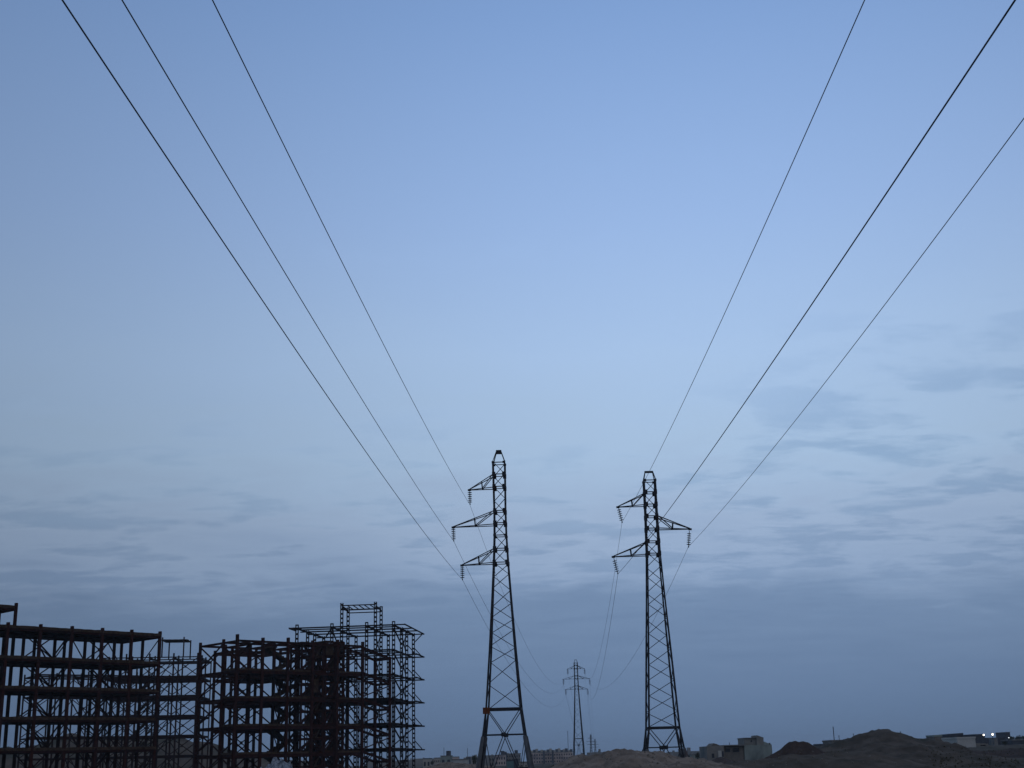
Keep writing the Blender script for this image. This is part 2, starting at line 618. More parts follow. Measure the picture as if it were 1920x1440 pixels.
    if plate:
        c = C(0, beam_z - .12)
        link('marker_plate', box_mesh('marker_plate', -.34, .30, -.16, -.11, -.32, .26, 'plate'), root, Matrix.Translation(c + Vector((.06, 0, 0))))
    # cross arms
    for side, reach, zl, zu in arms:
        wl, wu = W(zl) / 2, W(zu) / 2
        tip = Vector((side * reach, 0, Z(zl) - .10))
        rl = [Vector((side * wl, s * wl, Z(zl))) for s in (-1, 1)]
        ru = [Vector((side * wu, s * wu, Z(zu))) for s in (-1, 1)]
        arm = link('crossarm', box_mesh('tip_plate', -.16, .16, -.07, .07, -.09, .09, 'galv'), root, Matrix.Translation(tip))
        inv = -tip
        ch = unit_angle('galv', br * 1.4)
        for s in (0, 1):
            bar(arm, 'chord', rl[s] + inv, Vector((0, (s - .5) * .1, 0)), ch)
            bar(arm, 'chord', ru[s] + inv, Vector((0, (s - .5) * .1, .06)), ch)
            pu, plo = ru[s].lerp(tip, .48), rl[s].lerp(tip, .46)
            bar(arm, 'strut', pu + inv, plo + inv, mid)
            bar(arm, 'strut', ru[s].lerp(tip, .04) + inv, plo + inv, mid)
        bar(arm, 'strut', rl[0].lerp(tip, .46) + inv, rl[1].lerp(tip, .46) + inv, mid)
        bar(arm, 'strut', ru[0].lerp(tip, .48) + inv, ru[1].lerp(tip, .48) + inv, mid)
    return root, X0


def zpx(D, px, y):
    return at(px, y, D).z


DL, DR, DF = 125.0, 127.0, 430.0
mL, mR = .0507, .0515
zl = lambda y: zpx(DL, 940, y)
zr = lambda y: zpx(DR, 1228, y)
profL = [(zl(867), 23 * mL), (zl(960), 21.3 * mL), (zl(1004), 22.5 * mL), (zl(1056), 27 * mL), (zl(1120), 34.5 * mL), (zl(1220), 46.5 * mL),
         (zl(1330), 62 * mL), (zl(1378), 74 * mL), (0.0, 99 * mL)]
panL = [zl(y) for y in (867, 891, 914, 937, 960, 981, 1005, 1030, 1056, 1079, 1105, 1134, 1160, 1184, 1213, 1240, 1284, 1328)]
horL = [zl(y) for y in (869, 891, 914, 959, 982, 1005, 1030, 1056)]
armsL = [(-1, at(880, 917, DL).x, zl(915), zl(891)), (-1, at(849.5, 986, DL).x, zl(984), zl(959)), (-1, at(866, 1058, DL).x, zl(1056), zl(1030))]
XL = at(945.5, 1330, DL).x
armsL = [(s, abs(x - XL), a, b) for s, x, a, b in armsL]
build_pylon('left near lattice pylon, its three arms all pointing left, orange plate on its leg', DL, 945.5, 0.0, profL, panL, horL, armsL,
            (zl(845), .40), zl(1330), zl(1378), radians(-2.8), True, True, group='lattice power pylons')

profR = [(zr(900), 21.5 * mR), (zr(960), 21.5 * mR), (zr(1040), 24 * mR), (zr(1120), 31 * mR), (zr(1220), 41 * mR), (zr(1365), 55 * mR),
         (zr(1402), 65 * mR), (-.1, 84 * mR)]
panR = [zr(y) for y in (902, 924, 947, 969, 992, 1016, 1039, 1062, 1085, 1110, 1135, 1160, 1190, 1219, 1248, 1277, 1306, 1335, 1363)]
horR = [zr(y) for y in (902, 924, 947, 969, 992, 1016, 1039)]
XR = at(1240.5, 1330, DR).x
armsR = [(-1, at(1158.5, 949, DR).x, zr(947.5), zr(926)), (1, at(1294, 993, DR).x, zr(992), zr(969)), (-1, at(1150, 1045, DR).x, zr(1040.5), zr(1017))]
armsR = [(s, abs(x - XR), a, b) for s, x, a, b in armsR]
build_pylon('right near lattice pylon, one arm pointing right, behind the brown earth mound', DR, 1240.5, -.1, profR, panR, horR, armsR,
            (zr(884), .72), zr(1365), zr(1402), radians(.5), True, False, group='lattice power pylons')

mF = .1745
zf = lambda y: zpx(DF, 1081, y)
profF = [(zf(1243), 6.0 * mF), (zf(1273), 6.0 * mF), (zf(1292), 6.9 * mF), (zf(1340), 11 * mF), (zf(1385), 15.5 * mF), (zf(1397), 17.0 * mF), (0.0, 19.5 * mF)]
panF = [zf(y) for y in (1243, 1250, 1257, 1264, 1271, 1278, 1285, 1293, 1300, 1308, 1316, 1325, 1335, 1346, 1358, 1371, 1384)]
horF = [zf(y) for y in (1243, 1248, 1253.5, 1267, 1272.5, 1286, 1292)]
armsF = []
for tipl, tipr, yl, yu in ((1064.5, 1096, 1253.8, 1248), (1056.5, 1105.6, 1272.8, 1267), (1061, 1102, 1292.3, 1286)):
    w = (tipr - tipl) / 2 * mF
    armsF += [(-1, w, zf(yl), zf(yu)), (1, w, zf(yl), zf(yu))]
_, XF = build_pylon('distant lattice pylon with arms on both sides, between the two near pylons', DF, 1082.6, 0.0, profF, panF, horF, armsF,
                    (zf(1237), .6), zf(1385), zf(1397), radians(3), False, False, leg_w=.24, br=.055, group='lattice power pylons', detail=True)


def tiny_pylon(label, px, ytop, D, arm_rows):
    top = at(px, ytop, D)
    b = ground_z(top.x, D)
    H = top.z - b
    r = thing('power_pylon', label, 'pylon', (top.x, D, b), radians(8), 'lattice power pylons')
    w0, w1 = H * .055, H * .016
    for k in range(4):
        sx, sy = (-1, 1, 1, -1)[k], (-1, -1, 1, 1)[k]
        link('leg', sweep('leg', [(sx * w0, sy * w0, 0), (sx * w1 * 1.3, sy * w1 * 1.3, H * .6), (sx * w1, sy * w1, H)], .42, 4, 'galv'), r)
    n = 9
    for i in range(n):
        za, zb = H * i / n, H * (i + 1) / n
        wa, wb = w0 + (w1 - w0) * min(1, i / n * 1.5), w0 + (w1 - w0) * min(1, (i + 1) / n * 1.5)
        bar(r, 'brace', (-wa, -wa, za), (wb, -wb, zb), unit_box('galv', .2, .2))
        bar(r, 'brace', (wa, wa, za), (-wb, wb, zb), unit_box('galv', .2, .2))
    for fz, fr in arm_rows:
        a = link('crossarm', box_mesh('crossarm', -H * fr, H * fr, -.15, .15, -.2, .2, 'galv'), r, Matrix.Translation((0, 0, H * fz)))
    return r, top.x, H, b


tp1, XT1, HT1, bT1 = tiny_pylon('faint far pylon on the horizon, the taller one of the pair', 1107.3, 1377, 1350, ((.86, .11), (.74, .17), (.62, .14)))
tiny_pylon('faint far pylon on the horizon, the shorter one of the pair', 1115.5, 1385.5, 1640, ((.86, .11), (.74, .17), (.62, .14)))

# ------------------------------------------------------------------ insulator strings
DISC = None


def disc_mesh():
    prof = [(.02, .075), (.045, .07), (.05, .03), (.19, .015), (.215, -.012), (.19, -.024), (.07, -.02), (.04, -.06), (.03, -.075)]
    n = 12
    v = [(r * cos(2 * pi * k / n), r * sin(2 * pi * k / n), z) for r, z in prof for k in range(n)]
    f = []
    for i in range(len(prof) - 1):
        for k in range(n):
            f.append((i * n + k, (i + 1) * n + k, (i + 1) * n + (k + 1) % n, i * n + (k + 1) % n))
    f.append(tuple(range(n)))
    f.append(tuple((len(prof) - 1) * n + k for k in range(n))[::-1])
    return mesh('insulator_disc', v, f, 'glass_disc', True)


DISC = disc_mesh()


def insulator(label, top, bot, first=[None]):
    """string of six discs hanging from an arm tip; the first is built, the rest are copies"""
    L0 = 1.5
    if first[0] is None:
        r = thing('insulator_string', label, 'insulator', (0, 0, 0), 0, 'insulator strings on the pylon arms')
        link('rod', sweep('rod', [(0, 0, .02), (0, 0, -L0)], .06, 6, 'galv'), r)
        for i in range(6):
            link('disc', DISC, r, Matrix.Translation((0, 0, -.27 - i * .205)))
        link('clamp', sweep('clamp', [(0, -.22, -L0 - .02), (0, 0, -L0 - .07), (0, .22, -L0 - .02)], .09, 6, 'galv'), r)
        first[0] = r
    else:
        s = first[0]
        r = s.copy()
        COL.objects.link(r)
        for ch in list(s.children):
            c = ch.copy()
            COL.objects.link(c)
            c.parent = r
        r['label'] = label
    top, bot = Vector(top), Vector(bot)
    d = top - bot
    q = Vector((0, 0, 1)).rotation_difference(d.normalized())
    r.rotation_euler = q.to_euler()
    r.location = top
    k = d.length / (L0 + .07)
    r.scale = (1, 1, k)
    return r


strL = [((880.6, 919), (881.5, 946), 'on the topmost arm of the left pylon'), ((849.8, 988), (851, 1015), 'on the long middle arm of the left pylon'),
        ((866.5, 1060), (867.3, 1087.5), 'on the lowest arm of the left pylon')]
strR = [((1159.5, 951), (1166.5, 980), 'tilted insulator string under the topmost left arm of the right pylon'),
        ((1292.6, 995.5), (1290.8, 1026), 'upright insulator string under the only right arm of the right pylon'),
        ((1151, 1047), (1158.5, 1076), 'tilted insulator string under the lowest left arm of the right pylon')]
for a, b, t in strL:
    insulator('black disc insulator string hanging ' + t, at(*a, DL), at(*b, DL))
for a, b, t in strR:
    insulator(t, at(*a, DR), at(*b, DR))
FI = []
for tl, tr, yt, yb, nm in ((1064.5, 1096, 1254.8, 1264, 'top'), (1056.5, 1105.6, 1273.8, 1284, 'middle'), (1061, 1102, 1293.2, 1303, 'lowest')):
    for px, sd in ((tl, 'left'), (tr, 'right')):
        a, b = at(px, yt, DF), at(px + (.6 if sd == 'right' else .2), yb, DF)
        o = insulator('small insulator string on the %s %s arm of the distant pylon' % (nm, sd), a, b)
        o.scale = (1.6, 1.6, o.scale[2])
        FI.append(b)

# ------------------------------------------------------------------ conductors
WIRES = [  # attach point, direction back over the camera (deg), slope, curvature, far end, sag ahead, thickness, label
    ((-4.377, 125.0, 25.60), 1.3, -.0927, .000207, FI[0], 8.7, .025, 'rightmost of the three overhead wires running to the left pylon'),
    ((-5.972, 125.0, 22.06), 1.3, -.0612, .000172, FI[2], 7.3, .027, 'middle one of the three overhead wires running to the left pylon'),
    ((-5.200, 125.0, 18.36), 1.3, -.0605, .000217, FI[4], 7.25, .027, 'leftmost of the three overhead wires running to the left pylon'),
    ((10.45, 127.0, 23.85), .6, -.0614, .000269, FI[1], 6.6, .025, 'leftmost of the three overhead wires running to the right pylon'),
    ((9.811, 127.0, 18.80), .6, -.0670, .000189, FI[5], 5.3, .030, 'middle and thickest of the three overhead wires running to the right pylon'),
    ((16.80, 127.0, 21.28), .6, -.0385, .000281, FI[3], 5.9, .027, 'rightmost of the three overhead wires, meeting the right arm of the right pylon'),
]
for i, (A, angd, a, b, E_, sag, th, lab) in enumerate(WIRES):
    A, E_ = Vector(A), Vector(E_)
    d = Vector((-sin(radians(angd)), -cos(radians(angd)), 0))
    pts = []
    for t in range(260, 0, -5):
        p = A + d * t
        p.z = A.z + a * t + b * t * t
        pts.append(p)
    pts.append(A)
    n = 48
    for k in range(1, n + 1):
        t = k / n
        p = A.lerp(E_, t)
        p.z -= 4 * sag * t * (1 - t)
        pts.append(p)
    side = -1 if i < 3 else 1
    fz, fr = ((.86, .11), (.74, .17), (.62, .14))[(0, 1, 2, 0, 2, 1)[i]]
    T = Vector((XT1 + side * HT1 * fr, 1350, bT1 + HT1 * fz - 1.5))
    for k in range(1, 31):
        t = k / 30
        p = E_.lerp(T, t)
        p.z -= 4 * 11 * t * (1 - t)
        pts.append(p)
    o = link('power_line', sweep('power_line', pts, th, 6, 'wire'))
    tag(o, lab, 'power line', 'overhead power lines')


# ------------------------------------------------------------------ steel building frames
class Frame:
    def __init__(s, label, origin, u_dir, mat, lat=False):
        s.a = atan2(u_dir[1], u_dir[0])
        s.mat = mat
        s.o = thing('steel_building_frame', label, 'building frame', (origin[0], origin[1], 0), s.a, 'unfinished steel building frames')
        s.lat = lat

    def col(s, u, v, z0, z1, w=.27):
        if s.lat:
            k = ('lc', s.mat, round(z1 - z0, 2), w)
            if k not in _cache:
                _cache[k] = ladder_mesh('battened_column', z1 - z0, w, w * .8, s.mat)
            link('column', _cache[k], s.o, Matrix.Translation((u, v, z0)))
        else:
            bar(s.o, 'column', (u, v, z0), (u, v, z1), unit_ibeam(s.mat, w, w))

    def beam(s, p, q, w=.18, h=.28, name='beam'):
        return bar(s.o, name, p, q, unit_ibeam(s.mat, w, h))

    def brace(s, p, q, w=.11, name='brace'):
        return bar(s.o, name, p, q, unit_angle(s.mat, w * 1.25))

    def xbrace(s, p0, p1, z0, z1):
        s.brace((*p0, z0), (*p1, z1))
        d = Vector((p1[0] - p0[0], p1[1] - p0[1]))
        off = Vector((-d.y, d.x)).normalized() * .09
        s.brace((p1[0] + off.x, p1[1] + off.y, z0), (p0[0] + off.x, p0[1] + off.y, z1))
        k = ('gp', s.mat)
        if k not in _cache:
            _cache[k] = box_mesh('gusset_plate', -.19, .19, -.03, .03, -.19, .19, s.mat)
        link('gusset_plate', _cache[k], s.o, Matrix.Translation(((p0[0] + p1[0] + off.x) / 2, (p0[1] + p1[1] + off.y) / 2, (z0 + z1) / 2)) @ Matrix.Rotation(atan2(d.y, d.x), 4, 'Z'))

    def chevron(s, p0, p1, z0, z1):
        m = ((p0[0] + p1[0]) / 2, (p0[1] + p1[1]) / 2)
        s.brace((*p0, z0), (*m, z1))
        s.brace((*p1, z0), (*m, z1))

    def vee(s, p0, p1, z0, z1):
        m = ((p0[0] + p1[0]) / 2, (p0[1] + p1[1]) / 2)
        s.brace((*p0, z1), (*m, z0))
        s.brace((*p1, z1), (*m, z0))

    def slab(s, u0, u1, v0, v1, z, t=.30, seed=0, name='floor_slab'):
        """deck with rough uneven edges and a faintly rippled brick-arch underside"""
        nu, nv = max(4, int((u1 - u0) / .45)), max(4, int((v1 - v0) / .45))
        vs, f = [], []
        for layer in (0, 1):
            for i in range(nu + 1):
                for j in range(nv + 1):
                    u, v = u0 + (u1 - u0) * i / nu, v0 + (v1 - v0) * j / nv
                    zz = z - t if layer == 0 else z
                    edge = i in (0, nu) or j in (0, nv)
                    n1 = noise.noise(Vector((u * 1.7 + seed, v * 1.7, z + layer * 5)))
                    if layer == 1:
                        zz += (.06 if edge else .02) * n1
                    else:
                        zz += .05 * (1 if (i % 2) else 0) * (0 if edge else 1) + .015 * n1
                    vs.append((u + (.05 * n1 if edge else 0), v + (.05 * n1 if edge else 0), zz))
        N = (nu + 1) * (nv + 1)
        I = lambda l, i, j: l * N + i * (nv + 1) + j
        for i in range(nu):
            for j in range(nv):
                f.append((I(0, i, j), I(0, i, j + 1), I(0, i + 1, j + 1), I(0, i + 1, j)))
                f.append((I(1, i, j), I(1, i + 1, j), I(1, i + 1, j + 1), I(1, i, j + 1)))
        for i in range(nu):
            f.append((I(0, i, 0), I(0, i + 1, 0), I(1, i + 1, 0), I(1, i, 0)))
            f.append((I(0, i + 1, nv), I(0, i, nv), I(1, i, nv), I(1, i + 1, nv)))
        for j in range(nv):
            f.append((I(0, 0, j + 1), I(0, 0, j), I(1, 0, j), I(1, 0, j + 1)))
            f.append((I(0, nu, j), I(0, nu, j + 1), I(1, nu, j + 1), I(1, nu, j)))
        return link(name, mesh(name, vs, f, 'slab'), s.o)

    def stair(s, u0, u1, v0, v1, z0, z1):
        """a sloping flight of steps, rising along u"""
        n = 9
        vs, f = [], []
        for k in range(n):
            ua, ub = u0 + (u1 - u0) * k / n, u0 + (u1 - u0) * (k + 1) / n
            za, zb = z0 + (z1 - z0) * k / n, z0 + (z1 - z0) * (k + 1) / n
            for (u, z) in ((ua, za), (ua, zb), (ub, zb)):
                vs += [(u, v0, z), (u, v1, z)]
        m = len(vs)
        vs += [(u0, v0, z0 - .3), (u0, v1, z0 - .3), (u1, v0, z1 - .3), (u1, v1, z1 - .3)]
        for i in range(0, m - 2, 2):
            f.append((i, i + 2, i + 3, i + 1))
        f += [(m, m + 1, m + 3, m + 2), (0, 1, m + 1, m), (m - 2, m + 2, m + 3, m - 1)]
        f.append(tuple(range(0, m, 2)) + (m + 2, m))
        f.append(tuple(range(1, m, 2))[::-1] + (m + 1, m + 3))
        return link('stair_flight', mesh('stair_flight', vs, f, 'slab'), s.o)


rnd = random.Random(3)

# --- frame A: floored frame cut by the left edge of the picture
fa = Frame('rust brown steel frame with solid dark floors, cut off by the left edge', (-41.99, 155.05), (.682, .731), 'rust')
UA = [-3.72 * i for i in range(0, 8)]
VA = [0, 3.66, 8.4]
LA = [4.2, 7.4, 10.6, 13.75, 16.95]
for i, u in enumerate(UA):
    for j, v in enumerate(VA):
        fa.col(u, v, 0, 17.22 if j == 0 else 17.0, .30 if j == 0 else .27)
for li, z in enumerate(LA):
    fa.slab(UA[-1] - .5, .15, -.15, VA[-1] + .15, z, .32, li)
    for j, v in enumerate(VA):
        for i in range(len(UA) - 1):
            fa.beam((UA[i + 1], v, z - .42), (UA[i], v, z - .42), .16, .22)
    for u in UA:
        for j in range(2):
            fa.beam((u, VA[j], z - .43), (u, VA[j + 1], z - .43), .16, .24)
zb = [0.0] + LA
for li in range(5):
    z0, z1 = zb[li] + .05, zb[li + 1] - .5
    fa.xbrace((UA[4], VA[1]), (UA[3], VA[1]), z0, z1)
    fa.vee((UA[3], VA[2]), (UA[2], VA[2]), z0, z1)
    fa.chevron((UA[3], VA[1]), (UA[2], VA[1]), z0, z1)
    fa.xbrace((UA[2], VA[1]), (UA[1], VA[1]), z0, z1)
    fa.chevron((UA[1], VA[2]), (UA[0], VA[2]), z0, z1)
    fa.brace((UA[0], VA[0], z1), (UA[0], VA[1], z0))
    fa.xbrace((UA[1], VA[1]), (UA[1], VA[2]), z0, z1) if li < 4 else None
    fa.brace((UA[3], VA[1], z0), (UA[3], VA[2], z1))
# roof room whose slab corner rises at the picture's left edge
pu, pv = -14.0, 7.9
fa.col(pu, pv, 0, 20.35, .30)
fa.col(pu - 4.2, pv, 16.9, 20.2)
fa.col(pu, pv + 4.0, 0, 20.2)
fa.slab(pu - 6.5, pu + .1, pv - .1, pv + 4.2, 20.05, .32, 31)
for u in (pu, pu - 4.2):
    fa.beam((u, pv, 19.6), (u, pv + 4.0, 19.6), .16, .22)
fa.beam((pu - 6.5, pv, 19.6), (pu, pv, 19.6), .16, .22)

# --- frame B: open frame behind, with a small roof canopy
fb = Frame('open steel frame with a small flat canopy on its roof, behind the floored frame', (-53.82, 222.87), (.995, .095), 'rust2')
UB = [-15.6, -11.7, -7.9, -3.95, 0]
VB = [0, 5.2, 9.8]
LB = [3.9, 7.1, 10.3, 13.5, 16.65, 19.9]
for u in UB:
    for v in VB:
        fb.col(u, v, 0, 20.35, .24)
for z in LB:
    for v in VB:
        fb.beam((UB[0], v, z - .2), (UB[-1], v, z - .2), .18, .17 if z > 19 else .40)
    for vv in ((12.2,) if z > 19 else (2.6, 7.5, 12.2)):
        fb.beam((UB[0], vv, z - .2), (UB[-1] + .2, vv, z - .2), .14, .16 if z > 19 else .30, 'joist')
    for u in UB:
        fb.beam((u, 0, z - .22), (u, VB[-1], z - .22), .16, .17 if z > 19 else .28)
    for u in (UB[-1],):
        fb.beam((u + .1, VB[-1], z - .2), (u + .3, 14.6, z - .2), .14, .24)
    fb.beam((UB[0], 14.6, z - .2), (UB[-1] + .3, 14.6, z - .2), .14, .22)
    fb.beam((UB[-1], 0.0, z - .05), (UB[-1] + .3, 14.6, z - .05), .1, .14)
fb.col(.3, 14.6, 0, 20.1, .2)
zb = [0.0] + LB
for li in range(6):
    z0, z1 = zb[li] + .05, zb[li + 1] - .35
    fb.chevron((UB[0], VB[1]), (UB[1], VB[1]), z0, z1)
    fb.xbrace((UB[1], VB[2]), (UB[2], VB[2]), z0, z1)
    fb.xbrace((UB[2], VB[0]), (UB[3], VB[0]), z0, z1)
    fb.brace((UB[3], VB[2], z0), (UB[4], VB[2], z1))
    fb.brace((UB[2], VB[1], z0), (UB[3], VB[1], z1))
    fb.xbrace((UB[3], VB[0]), (UB[4], VB[0]), z0, z1)
    fb.xbrace((UB[4], VB[0]), (UB[4], VB[1]), z0, z1)
    fb.chevron((UB[2], VB[2]), (UB[3], VB[2]), z0, z1)
    fb.xbrace((UB[0], VB[2]), (UB[1], VB[2]), z0, z1)
    if li < 5:
        fb.stair(UB[1] + .4, UB[2] - .4, VB[1], VB[1] + 1.3, z0, z1 + .2)
# canopy
for u, v in ((-6.1, 1.0), (-2.55, 1.0), (-2.1, 5.6), (-5.7, 5.6)):
    fb.col(u, v, 19.7, 23.1 if v < 2 else 22.95, .2)
fb.slab(-6.3, -2.0, .85, 5.75, 22.72, .14, 12, 'roof_canopy')

# --- frame E: lower frame seen through the columns of frame A
fe = Frame('low open steel frame seen through the columns of the floored frame', (-75.4, 209.0), (.84, .545), 'rust2')
UE = [0, 3.9, 7.8, 11.7, 15.6, 19.0, 22.4]
VE = [0, 4.2, 9.0]
LE = [3.8, 7.0, 10.2, 13.4, 16.55]
for u in UE:
    for v in VE:
        fe.col(u, v, 0, 17.0, .22)
for z in LE:
    for v in VE:
        fe.beam((0, v, z - .15), (UE[-1], v, z - .15), .14, .24)
    for u in UE:
        fe.beam((u, 0, z - .18), (u, VE[-1], z - .18), .14, .22)
zb = [0.0] + LE
for li in range(5):
    z0, z1 = zb[li] + .05, zb[li + 1] - .3
    for k in (0, 2, 4, 5):
        fe.xbrace((UE[k], VE[2]), (UE[k + 1], VE[2]), z0, z1)
    fe.chevron((UE[1], VE[0]), (UE[2], VE[0]), z0, z1)
    fe.brace((UE[3], VE[1], z0), (UE[4], VE[1], z1))
    fe.brace((UE[0], VE[0], z0), (UE[0], VE[1], z1))

# --- frame C: dense frame, corner towards the camera, open roof beams
fc = Frame('dense rust brown steel frame with open roof beams, middle of the steel frames', (-33.27, 156.82), (.739, .673), 'rust')
UC = [0, 3.5, 7.05, 10.6, 14.3, 18.15]
VC = [0, 3.15, 8.75]
LC = [3.35, 6.55, 9.75, 12.95]
ZR = 16.1
for i, u in enumerate(UC):
    for j, v in enumerate(VC):
        fc.col(u, v, 0, (16.68 if j == 0 else 16.45) + (.16, -.1, .06, -.14, .1, 0)[(i + 2 * j) % 6], .31 if j == 0 else .28)
for z in LC:
    for i in range(len(UC) - 1):
        if i in (1, 4):
            fc.slab(UC[i] + .05, UC[i + 1] - .05, .12, VC[1] - .1, z, .25, i)
        elif i != 3:
            fc.slab(UC[i] + .05, UC[i + 1] - .05, .12, VC[1] + .4, z, .25, i)
    for v in VC:
        for i in range(len(UC) - 1):
            fc.beam((UC[i], v, z - .42), (UC[i + 1], v, z - .42), .18, .36)
    for u in UC:
        for j in range(2):
            fc.beam((u, VC[j], z - .42), (u, VC[j + 1], z - .42), .18, .34)
    for i in range(len(UC) - 1):
        um = (UC[i] + UC[i + 1]) / 2
        fc.beam((um, VC[1], z - .32), (um, VC[2], z - .32), .12, .16, 'joist')
for v in VC:
    for i in range(len(UC) - 1):
        fc.beam((UC[i], v, ZR), (UC[i + 1], v, ZR), .17, .26)
for i, u in enumerate(UC):
    for j in range(2):
        fc.beam((u, VC[j], ZR - .05), (u, VC[j + 1], ZR - .05), .17, .24)
    if i < 5:
        um = (UC[i] + UC[i + 1]) / 2
        fc.beam((um, VC[0], ZR - .05), (um, VC[1], ZR - .05), .12, .16, 'joist')
zb = [0.0] + LC + [ZR]
for li in range(5):
    z0, z1 = zb[li] + .05, zb[li + 1] - .62
    if li == 4:
        z1 = ZR - .15
    fc.xbrace((UC[0], VC[1]), (UC[0], VC[2]), z0, z1)
    fc.xbrace((UC[1], VC[1]), (UC[1], VC[2]), z0, z1)
    fc.brace((UC[0], VC[2], z0), (UC[1], VC[2], z1))
    fc.vee((UC[2], VC[0]), (UC[2], VC[1]), z0, z1) if li < 4 else None
    fc.brace((UC[2], VC[2], z1), (UC[3], VC[2], z0))
    fc.brace((UC[5], VC[0], z0), (UC[5], VC[1], z1))
    fc.xbrace((UC[4], VC[2]), (UC[5], VC[2]), z0, z1)
    fc.brace((UC[3], VC[1], z0), (UC[4], VC[1], z1))
    if li < 5:
        zt = (zb[li + 1] if li < 4 else ZR) - .1
        zm = (zb[li] + zt) / 2
        fc.stair(UC[2] + .3, UC[3] - .3, VC[1] + .3, VC[1] + 1.6, zb[li], zm)
        fc.stair(UC[3] - .3, UC[2] + .3, VC[1] + 1.8, VC[1] + 3.1, zm, zt)
        fc.slab(UC[2] - .2, UC[2] + .5, VC[1] + .1, VC[1] + 3.2, zt, .22, li + 17, 'stair_landing')
# two braced stair cores inside the frame: close set posts, bracing at every half storey, landings
for (ua, ub, va, vb, ztop) in ((9.35, 12.5, .45, 2.9, 16.3), (12.9, 15.6, .5, 3.0, 16.6)):
    us = [ua, (ua + ub) / 2, ub]
    vs_ = [va, (va + vb) / 2, vb]
    for u in us:
        for v in (va, vb):
            fc.col(u, v, 0, ztop, .2)
    for u in (ua, ub):
        fc.col(u, vs_[1], 0, ztop - .4, .22)
    nh = 10
    for h in range(nh):
        z0, z1 = ztop * h / nh, ztop * (h + 1) / nh
        for v in (va, vb):
            fc.beam((ua, v, z1 - .1), (ub, v, z1 - .1), .14, .22, 'landing_beam')
            if (h + (v == va)) % 2:
                fc.brace((us[0], v, z0), (us[1], v, z1), .15)
                fc.brace((us[2], v, z0), (us[1], v, z1), .15)
            else:
                fc.brace((us[1], v, z0), (us[0], v, z1), .15)
                fc.brace((us[1], v, z0), (us[2], v, z1), .15)
        for u in (ua, ub):
            fc.brace((u, va, z0 if h % 2 else z1), (u, vb, z1 if h % 2 else z0), .15)
        if h % 2:
            fc.slab(ua - .1, us[1] - .2, va, vb, z1 + .08, .2, h, 'stair_landing')
            fc.stair(us[1] - .2, ub - .1, va + .1, vs_[1] - .1, z0 - ztop / nh + .1, z1)
        else:
            fc.slab(us[1] + .5, ub + .1, va, vb, z1 + .08, .2, h, 'stair_landing')
for (u, v, w, h0, h1) in ((13.4, .4, 1.1, 14.9, 16.3), (11.2, .4, 1.1, 10.3, 11.9)):
    link('infill_panel', box_mesh('infill_panel', u - w / 2, u + w / 2, v - .06, v + .06, h0, h1, 'slab'), fc.o)
# back bays of the same frame, behind the stair
V2 = [13.2, 17.6]
for u in UC[2:5]:
    for v in V2:
        fc.col(u, v, 0, 16.5, .28)
for z in LC + [ZR + .35]:
    for v in V2:
        fc.beam((UC[2], v, z - .42), (UC[4], v, z - .42), .18, .36)
    for u in UC[2:5]:
        fc.beam((u, VC[2], z - .42), (u, V2[0], z - .42), .18, .34)
        fc.beam((u, V2[0], z - .42), (u, V2[1], z - .42), .18, .34)
    if z < 15:
        fc.slab(UC[2] + .1, UC[3] - .1, VC[2] + .1, V2[0], z, .25, 5)
        fc.slab(UC[3] + .1, UC[4] - .1, VC[2] + .1, V2[1], z, .25, 6)
for li in range(5):
    z0, z1 = zb[li] + .05, zb[li + 1] - .62
    fc.xbrace((UC[2], V2[0]), (UC[3], V2[0]), z0, z1)
    fc.brace((UC[3], V2[1], z0), (UC[4], V2[1], z1))
    fc.xbrace((UC[4], VC[2]), (UC[4], V2[0]), z0, z1)
# split level end bay with sloping edge beams
u6 = 22.45
for v, zt in ((0.0, 14.95), (3.15, 14.7)):
    fc.col(u6, v, 0, zt, .28)
for z in LC + [ZR]:
    for v in (0.0, 3.15):
        fc.beam((UC[5], v, z - .15), (u6, v, z - 1.4), .17, .30)
    fc.beam((u6, 0, z - 1.4), (u6, 3.15, z - 1.4), .17, .3)
for li in range(4):
    fc.brace((UC[5], 0, zb[li] + .1), (u6, 0, zb[li + 1] - 1.7))

